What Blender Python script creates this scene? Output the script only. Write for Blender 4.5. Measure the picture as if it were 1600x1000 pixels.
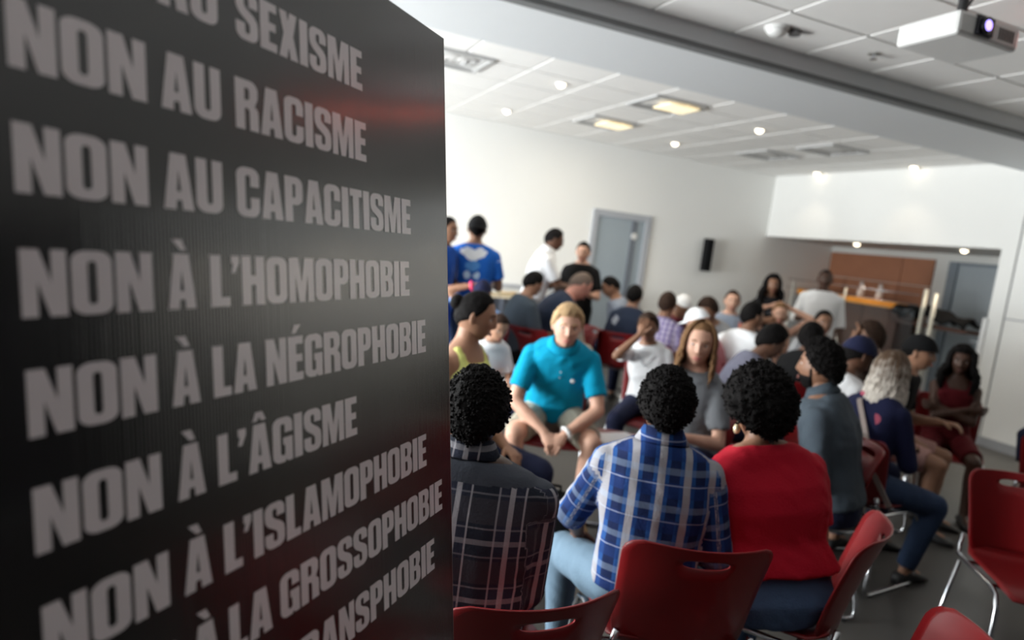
import bpy, bmesh, math, random
import numpy as np
from mathutils import Vector, Matrix, noise
random.seed(7)
for o in list(bpy.data.objects): bpy.data.objects.remove(o)
SC = bpy.context.scene
C = SC.collection

# ------------------------------------------------------------------ camera, world, light, exposure
CAM = Vector((0, 0, 1.58)); FPX = 1050.0
RIGHT = Vector((0.92341436, -0.36377594, 0.12236415))
UP = Vector((-0.07021787, 0.15331324, 0.98567972))
FWD = Vector((0.37732661, 0.91878296, -0.11602807))
cd = bpy.data.cameras.new('camera'); cam = bpy.data.objects.new('camera', cd); C.objects.link(cam)
cd.sensor_width = 36; cd.lens = FPX / 1600 * 36; cd.clip_start = 0.05
cam.matrix_world = Matrix(((RIGHT.x, UP.x, -FWD.x, CAM.x), (RIGHT.y, UP.y, -FWD.y, CAM.y), (RIGHT.z, UP.z, -FWD.z, CAM.z), (0, 0, 0, 1)))
cd.dof.use_dof = True; cd.dof.focus_distance = 1.35; cd.dof.aperture_fstop = 2.1
SC.camera = cam
SC.view_settings.view_transform = 'Standard'; SC.view_settings.look = 'None'
SC.view_settings.gamma = 1; SC.view_settings.exposure = -0.1
SC.view_settings.use_curve_mapping = False
SC.cycles.max_bounces = 6; SC.cycles.diffuse_bounces = 4; SC.cycles.glossy_bounces = 3
SC.cycles.transparent_max_bounces = 8; SC.cycles.caustics_reflective = False; SC.cycles.caustics_refractive = False
SC.cycles.use_denoising = True; SC.cycles.sample_clamp_indirect = 6
world = bpy.data.worlds.new('sky'); SC.world = world; world.use_nodes = True
bg = world.node_tree.nodes['Background']; bg.inputs[0].default_value = (0.90, 0.95, 1.0, 1); bg.inputs[1].default_value = 1.6

WIN_Y = [(3.0, 5.1), (5.4, 7.5)]      # windows in the left wall
WZ0, WZ1 = 0.15, 2.75
XL, XR, YB, YA, ZC = -4.2, 7.63, -2.6, 8.5, 3.08    # room shell
WIN_POWER = 195.0; CEILING_FILL_POWER = 500.0
def area(name, loc, rot, sx, sy, power, col):
    l = bpy.data.lights.new(name, 'AREA'); l.shape = 'RECTANGLE'; l.size = sx; l.size_y = sy; l.energy = power; l.color = col
    o = bpy.data.objects.new(name, l); C.objects.link(o); o.location = loc; o.rotation_euler = rot
    return o
for y0, y1 in WIN_Y:   # daylight entering through each window opening, plus an added ceiling fill
    area('daylight', (XL - 0.1, (y0 + y1) / 2, (WZ0 + WZ1) / 2), (0, -math.pi / 2, 0), WZ1 - WZ0, y1 - y0, WIN_POWER, (1.0, 0.99, 0.965))
    area('ceiling_fill_light', (XL - 0.15, (y0 + y1) / 2, WZ0 + .5), (0, -math.pi * .72, 0), 0.9, y1 - y0, CEILING_FILL_POWER, (1.0, 0.985, 0.95))   # added upward fill outside the window to brighten the ceiling
DOWNLIGHT_POWER = 18.0
FIXTURE_POWER = 14.0

# ------------------------------------------------------------------ helpers
def azim(px, py):
    d = FWD + RIGHT * ((px - 800) / FPX) - UP * ((py - 500) / FPX); return d
def at(px, py, depth): return CAM + azim(px, py) * depth
def scl(x, y, z): return (x * 1.13, y * 1.13, 1.58 + (z - 1.65) * 1.13)

def link(o, parent=None):
    C.objects.link(o)
    if parent is not None: o.parent = parent
    return o
def tag(o, label=None, cat=None, group=None, kind=None):
    if label: o['label'] = label
    if cat: o['category'] = cat
    if group: o['group'] = group
    if kind: o['kind'] = kind
    return o
def empty(name, loc, rz=0):
    o = bpy.data.objects.new(name, None); C.objects.link(o); o.location = loc; o.rotation_euler = (0, 0, rz); o.empty_display_size = .1
    return o
def copy_tree(o, parent=None):
    c = o.copy(); C.objects.link(c); c.parent = parent
    for ch in [x for x in C.objects if x.parent == o]: copy_tree(ch, c)
    return c

def mesh_obj(name, V, F, mats, parent=None, smooth=False, mi=None):
    me = bpy.data.meshes.new(name)
    me.from_pydata([tuple(map(float, v)) for v in V], [], [tuple(map(int, f)) for f in F]); me.update()
    if not isinstance(mats, (list, tuple)): mats = [mats]
    for m in mats: me.materials.append(m)
    if mi is not None: me.polygons.foreach_set('material_index', mi)
    if smooth: me.polygons.foreach_set('use_smooth', [True] * len(me.polygons))
    o = bpy.data.objects.new(name, me)
    return link(o, parent)

class MB:
    """collects simple closed shapes, then builds ONE mesh"""
    def __init__(s): s.V = []; s.F = []; s.M = []; s.m = 0
    def add(s, V, F):
        b = len(s.V); s.V += [tuple(v) for v in V]; s.F += [tuple(i + b for i in f) for f in F]; s.M += [s.m] * len(F); return s
    def box(s, a, b, bev=0.0):
        x0, y0, z0 = a; x1, y1, z1 = b
        if bev <= 0:
            V = [(x0,y0,z0),(x1,y0,z0),(x1,y1,z0),(x0,y1,z0),(x0,y0,z1),(x1,y0,z1),(x1,y1,z1),(x0,y1,z1)]
            return s.add(V, [(0,3,2,1),(4,5,6,7),(0,1,5,4),(1,2,6,5),(2,3,7,6),(3,0,4,7)])
        bm = bmesh.new(); bmesh.ops.create_cube(bm, size=1)
        for v in bm.verts: v.co = Vector(((x0+x1)/2 + v.co.x*(x1-x0), (y0+y1)/2 + v.co.y*(y1-y0), (z0+z1)/2 + v.co.z*(z1-z0)))
        bmesh.ops.bevel(bm, geom=bm.edges[:], offset=bev, segments=2, affect='EDGES', profile=.5)
        return s.bm(bm)
    def bm(s, bm):
        bm.verts.index_update(); s.add([v.co[:] for v in bm.verts], [[v.index for v in f.verts] for f in bm.faces]); bm.free(); return s
    def tube(s, P, R, n=8, closed=False, cap=True):
        P = [Vector(p) for p in P]; R = R if isinstance(R, (list, tuple)) else [R]*len(P)
        V = []; prev = None; k = len(P)
        for i, p in enumerate(P):
            if closed: t = P[(i+1) % k] - P[i-1]
            else: t = P[min(i+1, k-1)] - P[max(i-1, 0)]
            t = t.normalized() if t.length > 1e-9 else Vector((0,0,1))
            if prev is None: a = t.orthogonal().normalized()
            else:
                a = prev - t * prev.dot(t); a = a.normalized() if a.length > 1e-6 else t.orthogonal().normalized()
            prev = a; b = t.cross(a)
            for j in range(n):
                an = 2*math.pi*j/n; V.append((p + (a*math.cos(an) + b*math.sin(an))*R[i])[:])
        F = []
        for i in range(k if closed else k-1):
            for j in range(n):
                F.append((i*n+j, i*n+(j+1) % n, ((i+1) % k)*n+(j+1) % n, ((i+1) % k)*n+j))
        if cap and not closed: F.append(tuple(range(n-1, -1, -1))); F.append(tuple(range((k-1)*n, k*n)))
        return s.add(V, F)
    def ball(s, c, r, sub=2, M=None):
        bm = bmesh.new(); bmesh.ops.create_icosphere(bm, subdivisions=sub, radius=1)
        r = Vector(r) if isinstance(r, (tuple, list, Vector)) else Vector((r, r, r))
        for v in bm.verts:
            q = Vector((v.co.x*r.x, v.co.y*r.y, v.co.z*r.z)); q = (M @ q) if M is not None else q; v.co = q + Vector(c)
        return s.bm(bm)
    def cyl(s, c, r, h, n=24, r2=None):   # axis z
        r2 = r if r2 is None else r2
        return s.tube([(c[0], c[1], c[2]), (c[0], c[1], c[2]+h)], [r, r2], n)
    def build(s, name, mats, parent=None, smooth=False):
        return mesh_obj(name, s.V, s.F, mats, parent, smooth, s.M)

# ------------------------------------------------------------------ materials
def new_mat(name):
    m = bpy.data.materials.new(name); m.use_nodes = True; nt = m.node_tree
    return m, nt, nt.nodes['Principled BSDF']
def N(nt, t, **kw):
    n = nt.nodes.new(t)
    for k, v in kw.items(): setattr(n, k, v)
    return n
def math_(nt, op, a, b=None, c=None):
    n = N(nt, 'ShaderNodeMath', operation=op)
    for i, x in enumerate((a, b, c)):
        if x is None: continue
        if isinstance(x, (int, float)): n.inputs[i].default_value = x
        else: nt.links.new(x, n.inputs[i])
    return n.outputs[0]
def mixc(nt, f, a, b):
    n = N(nt, 'ShaderNodeMix', data_type='RGBA')
    for s_, x in ((0, f), (6, a), (7, b)):
        if isinstance(x, (int, float)): n.inputs[s_].default_value = x
        elif isinstance(x, tuple): n.inputs[s_].default_value = (*x[:3], 1)
        else: nt.links.new(x, n.inputs[s_])
    return n.outputs[2]
def mat(name, col, rough=.6, metal=0, var=.06, scale=12, bump=0, bscale=60, spec=.5, emit=None, estr=1, sss=0, coat=0):
    m, nt, p = new_mat(name)
    tc = N(nt, 'ShaderNodeTexCoord'); nz = N(nt, 'ShaderNodeTexNoise'); nz.inputs['Scale'].default_value = scale; nz.inputs['Detail'].default_value = 4
    nt.links.new(tc.outputs['Object'], nz.inputs['Vector'])
    c0 = tuple(max(0, c*(1-var)) for c in col); c1 = tuple(min(1, c*(1+var)) for c in col)
    nt.links.new(mixc(nt, nz.outputs[0], c0, c1), p.inputs['Base Color'])
    p.inputs['Roughness'].default_value = rough; p.inputs['Metallic'].default_value = metal; p.inputs['Specular IOR Level'].default_value = spec
    if coat: p.inputs['Coat Weight'].default_value = coat
    if bump:
        n2 = N(nt, 'ShaderNodeTexNoise'); n2.inputs['Scale'].default_value = bscale; nt.links.new(tc.outputs['Object'], n2.inputs['Vector'])
        b = N(nt, 'ShaderNodeBump'); b.inputs['Strength'].default_value = bump; b.inputs['Distance'].default_value = .01
        nt.links.new(n2.outputs[0], b.inputs['Height']); nt.links.new(b.outputs[0], p.inputs['Normal'])
    if emit: p.inputs['Emission Color'].default_value = (*emit, 1); p.inputs['Emission Strength'].default_value = estr
    return m
def cloth(name, col, var=.10): return mat(name, col, .85, var=var, scale=9, bump=.25, bscale=180, spec=.2)
SKIN = {k: mat('skin_' + k, c, .5, var=.10, scale=14, bump=.05, bscale=120, spec=.4) for k, c in dict(
    deep=(.075, .036, .024), dark=(.13, .062, .038), brown=(.24, .12, .072), tan=(.38, .20, .125), light=(.62, .36, .26), pink=(.68, .33, .25)).items()}
LIPS = {k: mat('lips_' + k, c, .45, var=.05) for k, c in dict(deep=(.10, .035, .03), dark=(.17, .06, .05), brown=(.28, .10, .08), tan=(.38, .14, .11), light=(.55, .20, .17), pink=(.55, .20, .17)).items()}
EYEW = mat('eye_white', (.75, .72, .70), .3); IRIS = mat('eye_iris', (.03, .02, .015), .2)
def hairmat(name, col, root=None, z0=0, z1=1):
    return mat(name, col, .72, var=.35, scale=35, bump=.45, bscale=170, spec=.10)
H_BLACK = hairmat('hair_black', (.006, .005, .005)); H_DBROWN = hairmat('hair_dark_brown', (.035, .020, .014))
H_BLOND = hairmat('hair_sandy_blond', (.50, .34, .19)); H_LBROWN = hairmat('hair_light_brown', (.20, .11, .055)); H_GREY = hairmat('hair_grey_stubble', (.16, .12, .10))
def blonde_mat():
    m, nt, p = new_mat('hair_bleached'); tc = N(nt, 'ShaderNodeAttribute', attribute_name='cu'); sep = N(nt, 'ShaderNodeSeparateXYZ')
    nt.links.new(tc.outputs['Vector'], sep.inputs[0])
    nz = N(nt, 'ShaderNodeTexNoise'); nz.inputs['Scale'].default_value = 30; t2 = N(nt, 'ShaderNodeTexCoord'); nt.links.new(t2.outputs['Object'], nz.inputs['Vector'])
    f = math_(nt, 'SUBTRACT', sep.outputs[0], .10); f = math_(nt, 'MULTIPLY', f, 5.0)
    f = math_(nt, 'ADD', f, math_(nt, 'MULTIPLY', math_(nt, 'SUBTRACT', nz.outputs[0], .5), 1.2)); n = N(nt, 'ShaderNodeClamp'); nt.links.new(f, n.inputs[0])
    c = mixc(nt, nz.outputs[0], (.66, .58, .50), (.92, .86, .78)); nt.links.new(mixc(nt, n.outputs[0], (.10, .055, .028), c), p.inputs['Base Color'])
    p.inputs['Roughness'].default_value = .5; return m
H_BLEACH = blonde_mat()

def cu_xy(nt):
    a = N(nt, 'ShaderNodeAttribute', attribute_name='cu'); s = N(nt, 'ShaderNodeSeparateXYZ'); nt.links.new(a.outputs['Vector'], s.inputs[0]); return s.outputs
def band(nt, x, period, centre, half, soft=.15):
    """1 inside a stripe of the repeating pattern"""
    f = math_(nt, 'FRACT', math_(nt, 'ADD', math_(nt, 'DIVIDE', x, period), 100.0 - centre/period + .5))
    d = math_(nt, 'ABSOLUTE', math_(nt, 'SUBTRACT', f, .5))
    return math_(nt, 'LESS_THAN', d, half/period)
def cloth_finish(nt, p, col):
    nt.links.new(col, p.inputs['Base Color']); p.inputs['Roughness'].default_value = .85; p.inputs['Specular IOR Level'].default_value = .2
    tc = N(nt, 'ShaderNodeTexCoord'); n2 = N(nt, 'ShaderNodeTexNoise'); n2.inputs['Scale'].default_value = 160; nt.links.new(tc.outputs['Object'], n2.inputs['Vector'])
    b = N(nt, 'ShaderNodeBump'); b.inputs['Strength'].default_value = .2; b.inputs['Distance'].default_value = .01
    nt.links.new(n2.outputs[0], b.inputs['Height']); nt.links.new(b.outputs[0], p.inputs['Normal'])
def plaid_dark():
    m, nt, p = new_mat('plaid_charcoal_white'); u, v, part = cu_xy(nt)
    c = (.020, .024, .038)
    c = mixc(nt, math_(nt, 'MULTIPLY', band(nt, u, .150, .0, .040), .75), c, (.030, .034, .060))
    c = mixc(nt, math_(nt, 'MULTIPLY', band(nt, v, .150, .075, .030), .6), c, (.055, .050, .060))
    w = (.42, .40, .43)
    for per, ce, hw, st in ((.150, 0, .0075, .8), (.150, .036, .0026, .8), (.150, -.036, .0026, .6)):
        c = mixc(nt, math_(nt, 'MULTIPLY', band(nt, u, per, ce, hw), st), c, w)
    for per, ce, hw, st in ((.150, 0, .0065, .42), (.150, .034, .0022, .36), (.150, -.034, .0022, .30)):
        c = mixc(nt, math_(nt, 'MULTIPLY', band(nt, v, per, ce, hw), st), c, w)
    # plain yoke across the shoulders (part coordinate z: 1 = yoke)
    c = mixc(nt, math_(nt, 'GREATER_THAN', part, .5), c, (.060, .066, .085))
    cloth_finish(nt, p, c); return m
def plaid_blue():
    m, nt, p = new_mat('plaid_blue_white'); u, v, part = cu_xy(nt)
    c = mixc(nt, band(nt, u, .090, .045, .018), (.016, .075, .26), (.008, .018, .075))
    c = mixc(nt, math_(nt, 'MULTIPLY', band(nt, v, .110, .03, .022), .6), c, (.010, .035, .16))
    c = mixc(nt, math_(nt, 'MULTIPLY', band(nt, u, .090, 0, .0125), .85), c, (.40, .385, .39))
    c = mixc(nt, math_(nt, 'MULTIPLY', band(nt, v, .110, -.025, .010), .28), c, (.34, .44, .60))
    c = mixc(nt, math_(nt, 'MULTIPLY', band(nt, v, .110, .045, .0018), .5), c, (.5, .55, .7))
    cloth_finish(nt, p, c); return m
def plaid_lilac():
    m, nt, p = new_mat('plaid_lilac'); u, v, part = cu_xy(nt)
    c = mixc(nt, band(nt, u, .05, 0, .011), (.42, .38, .50), (.17, .14, .28))
    c = mixc(nt, math_(nt, 'MULTIPLY', band(nt, v, .05, 0, .010), .6), c, (.16, .13, .27))
    cloth_finish(nt, p, c); return m
def blob(nt, u, v, cx, cy, rx, ry):
    a = math_(nt, 'DIVIDE', math_(nt, 'SUBTRACT', u, cx), rx); b = math_(nt, 'DIVIDE', math_(nt, 'SUBTRACT', v, cy), ry)
    return math_(nt, 'LESS_THAN', math_(nt, 'ADD', math_(nt, 'MULTIPLY', a, a), math_(nt, 'MULTIPLY', b, b)), 1.0)
def printed(name, base, blobs, edge=None):
    """base cloth with flat printed patches: (u, v, half width, half height, colour)"""
    m, nt, p = new_mat(name); u, v, part = cu_xy(nt); c = base
    nz = N(nt, 'ShaderNodeTexNoise'); nz.inputs['Scale'].default_value = 22; tc = N(nt, 'ShaderNodeTexCoord'); nt.links.new(tc.outputs['Object'], nz.inputs['Vector'])
    w = math_(nt, 'MULTIPLY', math_(nt, 'SUBTRACT', nz.outputs[0], .5), .05)
    u2 = math_(nt, 'ADD', u, w); v2 = math_(nt, 'SUBTRACT', v, w)
    tr = math_(nt, 'GREATER_THAN', math_(nt, 'ABSOLUTE', math_(nt, 'SUBTRACT', part, .3)), .08)
    for cx, cy, rx, ry, col in blobs: c = mixc(nt, math_(nt, 'MULTIPLY', blob(nt, u2, v2, cx, cy, rx, ry), tr), c, col)
    cloth_finish(nt, p, c if not isinstance(c, tuple) else mixc(nt, 0.0, c, c)); return m
def floral():
    m, nt, p = new_mat('navy_floral'); tc = N(nt, 'ShaderNodeTexCoord'); vo = N(nt, 'ShaderNodeTexVoronoi'); vo.inputs['Scale'].default_value = 9
    nt.links.new(tc.outputs['Object'], vo.inputs['Vector'])
    f = math_(nt, 'LESS_THAN', vo.outputs['Distance'], .36); sp = N(nt, 'ShaderNodeSeparateColor'); nt.links.new(vo.outputs['Color'], sp.inputs[0])
    pick = math_(nt, 'GREATER_THAN', sp.outputs[0], .45)
    c = mixc(nt, math_(nt, 'MULTIPLY', f, pick), (.014, .017, .055), (.45, .10, .15))
    cloth_finish(nt, p, c); return m
def denim(name, col): return mat(name, col, .85, var=.35, scale=6, bump=.3, bscale=200, spec=.15)
M_RED = mat('red_plastic', (.20, .006, .008), .38, var=.03, spec=.45); M_CHROME = mat('chrome', (.62, .63, .66), .18, 1, var=.02)
M_WHITE = mat('white_paint', (.80, .80, .80), .6, var=.015, scale=3); M_BLACKP = mat('black_plastic', (.012, .012, .014), .4)
M_WHITEP = mat('white_plastic', (.72, .72, .71), .45, var=.02); M_SHOE = {'black': mat('shoe_black', (.015, .015, .017), .5), 'white': mat('shoe_white', (.55, .55, .56), .55), 'tan': mat('shoe_tan', (.36, .22, .10), .6)}

# ------------------------------------------------------------------ the setting
def wall_mat():
    m, nt, p = new_mat('wall_paint'); tc = N(nt, 'ShaderNodeTexCoord'); nz = N(nt, 'ShaderNodeTexNoise'); nz.inputs['Scale'].default_value = 1.5; nt.links.new(tc.outputs['Object'], nz.inputs['Vector'])
    nt.links.new(mixc(nt, nz.outputs[0], (.87, .87, .85), (.90, .90, .88)), p.inputs['Base Color']); p.inputs['Roughness'].default_value = .75
    n2 = N(nt, 'ShaderNodeTexNoise'); n2.inputs['Scale'].default_value = 150; nt.links.new(tc.outputs['Object'], n2.inputs['Vector'])
    b = N(nt, 'ShaderNodeBump'); b.inputs['Strength'].default_value = .08; b.inputs['Distance'].default_value = .01; nt.links.new(n2.outputs[0], b.inputs['Height']); nt.links.new(b.outputs[0], p.inputs['Normal'])
    return m
WALL = wall_mat(); DARKW = mat('dark_unseen_wall', (.050, .048, .050), .8, var=.1, scale=2)  # DARKW: dark colour given to unseen walls to cut bounce light on the foreground
def floor_mat():
    m, nt, p = new_mat('floor_concrete'); tc = N(nt, 'ShaderNodeTexCoord'); nz = N(nt, 'ShaderNodeTexNoise'); nz.inputs['Scale'].default_value = 2.5; nz.inputs['Detail'].default_value = 8; nt.links.new(tc.outputs['Object'], nz.inputs['Vector'])
    nt.links.new(mixc(nt, nz.outputs[0], (.060, .057, .052), (.120, .114, .105)), p.inputs['Base Color'])
    nt.links.new(math_(nt, 'MULTIPLY_ADD', nz.outputs[0], .25, .25), p.inputs['Roughness']); return m
def struct(o): o['kind'] = 'structure'; return o
T = .2
XK = 9.05     # back of the recess
struct(MB().box((XL-T, YB-T, -.2), (XK+T, YA+T, 0)).build('floor', floor_mat()))
# wall_far: carries door_1 as a real opening
DX0, DX1, DZ = 4.56, 5.42, 2.125
w = MB(); w.box((XL-T, YA, 0), (DX0, YA+T, ZC+.3)); w.box((DX1, YA, 0), (XK+T, YA+T, ZC+.3)); w.box((DX0, YA, DZ), (DX1, YA+T, ZC+.3))
struct(w.build('wall_far', WALL))
# wall_left with window openings
w = MB(); ys = [YB-T] + [y for a in WIN_Y for y in a] + [YA]
for i in range(2, len(ys), 2): w.box((XL-T, ys[i], 0), (XL, ys[i+1], ZC+.3))
for a, b in WIN_Y: w.box((XL-T, a, 0), (XL, b, WZ0)); w.box((XL-T, a, WZ1), (XL, b, ZC+.3))
struct(w.build('wall_left', WALL)); struct(MB().box((XL-T, YB-T, 0), (XL, ys[1], ZC+.3)).build('wall_left_near', DARKW))
struct(MB().box((XL-T, YB-T, 0), (XR+T, YB, ZC+.3)).build('wall_back', DARKW))
# wall_right: bulkhead over the recess, then the pier and the wall beyond it
RY0, RZ = 4.90, 2.145
w = MB(); w.box((XR, RY0, RZ), (XR+.16, YA, ZC+.3)); w.box((XR, .7, 0), (XR+.16, 4.72, ZC+.3)); struct(MB().box((XR, YB-T, 0), (XR+.16, .7, ZC+.3)).build('wall_right_near', DARKW)); w.box((XR, 4.74, 0), (XR+.16, RY0, ZC+.3))  # near stretch coloured dark to keep the banner's left reflection dark
struct(w.build('wall_right', WALL))
struct(MB().box((XR+.012, 4.715, 0), (XR+.10, 4.745, ZC+.3)).build('trim_1', mat('shadow_joint', (.18, .19, .20), .7)))
struct(MB().box((XR-.004, .7, 1.395), (XR+.01, 4.715, 1.41)).build('trim_2', mat('grey_bead', (.42, .43, .45), .6)))
# recess shell
D2Y0, D2Y1 = 5.76, 6.44
w = MB(); w.box((XK, D2Y1, 0), (XK+.15, YA, RZ)); w.box((XK, RY0-.2, 0), (XK+.15, D2Y0, RZ)); w.box((XK, D2Y0, 2.04), (XK+.15, D2Y1, RZ))
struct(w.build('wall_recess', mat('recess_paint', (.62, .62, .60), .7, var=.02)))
struct(MB().box((XR+.16, RY0-.16, 0), (XK, RY0-.0, RZ)).build('wall_recess_side', WALL))
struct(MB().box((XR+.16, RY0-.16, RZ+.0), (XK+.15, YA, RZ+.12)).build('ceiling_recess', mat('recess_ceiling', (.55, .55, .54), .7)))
# ceiling slab with grid, tiles hung below it
GRIDM = mat('ceiling_grid', (.86, .86, .85), .5, var=.01)
ce = struct(MB().box((XL-T, YB-T, ZC+.016), (XR+T, YA+T, ZC+.3)).build('ceiling', GRIDM))
TILE = mat('ceiling_tile', (.86, .85, .835), .85, var=.03, scale=5, bump=.15, bscale=120)
SOX0, SOY0, SOY1, SOZ = XL, 3.77, 4.76, 2.955
tm = None; g = .61; x0 = 2.825 - 12*g; hidden_tiles = MB(); y0 = 3.254 - 10*g
protos = {}
def tile(xa, xb, ya, yb):
    k = (round(xb-xa, 3), round(yb-ya, 3))
    if k not in protos:
        b = MB().box((0, 0, 0), (k[0], k[1], .012), .002); o = b.build('tile', TILE, ce); protos[k] = o.data
    else:
        o = link(bpy.data.objects.new('tile', protos[k]), ce)
    o.location = (xa, ya, ZC)
ix = 0
while x0 + ix*g < XR:
    iy = 0
    while y0 + iy*g < YA:
        xa, xb = max(x0+ix*g, XL)+.011, min(x0+(ix+1)*g, XR)-.011; ya, yb = max(y0+iy*g, YB)+.011, min(y0+(iy+1)*g, YA)-.011
        iy += 1
        if xb-xa < .05 or yb-ya < .05: continue
        if ya > SOY0-.02 and yb < SOY1+.02: continue
        if ya < SOY0 < yb: yb = SOY0-.005
        if ya < SOY1 < yb: ya = SOY1+.005
        if yb-ya < .04: continue
        if xb < -1.3: hidden_tiles.box((xa, ya, ZC), (xb, yb, ZC+.012)); continue
        tile(xa, xb, ya, yb)
    ix += 1
hidden_tiles.build('tile', TILE, ce)['kind'] = 'stuff'
# soffit beam across the room with a shadow gap along its near lower edge
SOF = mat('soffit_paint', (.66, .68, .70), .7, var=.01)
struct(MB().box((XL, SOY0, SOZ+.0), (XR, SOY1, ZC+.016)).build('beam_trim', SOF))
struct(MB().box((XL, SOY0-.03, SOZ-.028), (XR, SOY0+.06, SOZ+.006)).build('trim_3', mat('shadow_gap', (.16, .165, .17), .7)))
struct(MB().box((XL, YA-.02, .96), (DX0-.1, YA, 1.0)).build('trim_4', mat('rail_grey', (.50, .52, .56), .6)))
struct(MB().box((XL, YA-.015, 0), (DX0-.07, YA, .1)).build('baseboard_far', mat('baseboard', (.35, .36, .38), .6)))
struct(MB().box((DX1+.07, YA-.015, 0), (XK, YA, .1)).build('baseboard_corner', bpy.data.materials['baseboard']))
struct(MB().box((XR-.015, YB, 0), (XR, RY0, .1)).build('baseboard_right', bpy.data.materials['baseboard']))
# windows: frame + sash bars + glass
def glass_mat(name='window_glass', tint=(.95, .98, 1), mixf=.04):
    m = bpy.data.materials.new(name); m.use_nodes = True; nt = m.node_tree; nt.nodes.clear()
    o = N(nt, 'ShaderNodeOutputMaterial'); t = N(nt, 'ShaderNodeBsdfTransparent'); t.inputs[0].default_value = (*tint, 1)
    gl = N(nt, 'ShaderNodeBsdfGlossy'); gl.inputs['Roughness'].default_value = .03; mx = N(nt, 'ShaderNodeMixShader'); mx.inputs[0].default_value = mixf
    nt.links.new(t.outputs[0], mx.inputs[1]); nt.links.new(gl.outputs[0], mx.inputs[2]); nt.links.new(mx.outputs[0], o.inputs[0]); return m
GLASS = glass_mat()
for i, (a, b) in enumerate(WIN_Y):
    f = MB(); f.box((XL-.06, a, WZ0), (XL+.02, a+.05, WZ1)); f.box((XL-.06, b-.05, WZ0), (XL+.02, b, WZ1)); f.box((XL-.06, a+.05, WZ0), (XL+.02, b-.05, WZ0+.05)); f.box((XL-.06, a+.05, WZ1-.05), (XL+.02, b-.05, WZ1))
    f.box((XL-.05, (a+b)/2-.02, WZ0+.05), (XL+.0, (a+b)/2+.02, WZ1-.05))
    wo = struct(f.build('window_%d' % (i+1), M_WHITEP))
    MB().box((XL-.035, a+.05, WZ0+.05), (XL-.03, b-.05, WZ1-.05)).build('pane', GLASS, wo)
# doors
DOORM = mat('door_blue_grey', (.33, .385, .43), .45, var=.03, scale=3); FRAMEM = mat('door_frame_grey', (.42, .44, .48), .5, var=.02)
d = struct(MB().box((DX0+.04, YA-.005, .01), (DX1-.04, YA+.045, DZ-.04)).build('door_1', DOORM))
f = MB(); f.box((DX0-.05, YA-.03, 0), (DX0+.035, YA+.08, DZ+.05)); f.box((DX1-.035, YA-.03, 0), (DX1+.05, YA+.08, DZ+.05)); f.box((DX0+.035, YA-.03, DZ-.035), (DX1-.035, YA+.08, DZ+.05)); f.build('door_frame', FRAMEM, d)
MB().box((DX0+.60, YA-.02, 0.2), (DX0+.68, YA-.004, DZ-.05)).build('door_strip', mat('door_strip_dark', (.16, .18, .215), .5), d)
MB().box((DX1-.20, YA-.05, .98), (DX1-.08, YA-.02, 1.02), .005).build('door_handle', M_CHROME, d)
b = MB(); b.tube([(DX0+.655, YA-.03, 1.86), (DX0+.655, YA-.02, 1.86)], .048, 20); b.build('white_disc', M_WHITEP, d)  # small flat white disc on the door
MB().box((DX0+.03, YA-.008, .98), (DX1-.13, YA-.004, 1.0)).build('door_rail', FRAMEM, d)
d = struct(MB().box((XK-.005, D2Y0+.03, .01), (XK+.045, D2Y1-.12, 2.0)).build('door_2', mat('door_grey', (.30, .34, .37), .45, var=.03)))
f = MB(); f.box((XK-.04, D2Y1-.12, 0), (XK+.08, D2Y1, 2.04)); f.box((XK-.03, D2Y0, 0), (XK+.08, D2Y0+.028, 2.04)); f.box((XK-.03, D2Y0+.028, 2.002), (XK+.08, D2Y1-.12, 2.04)); f.build('door_frame', mat('door_frame_dark', (.17, .20, .235), .5), d)
MB().box((XK-.06, D2Y0+.07, 1.0), (XK-.02, D2Y0+.17, 1.03), .005).build('door_handle', M_CHROME, d)
MB().box((XR-.03, RY0-.02, 0), (XR+.17, RY0+.03, 1.38)).build('trim_5', M_WHITE)['kind'] = 'structure'

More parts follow.
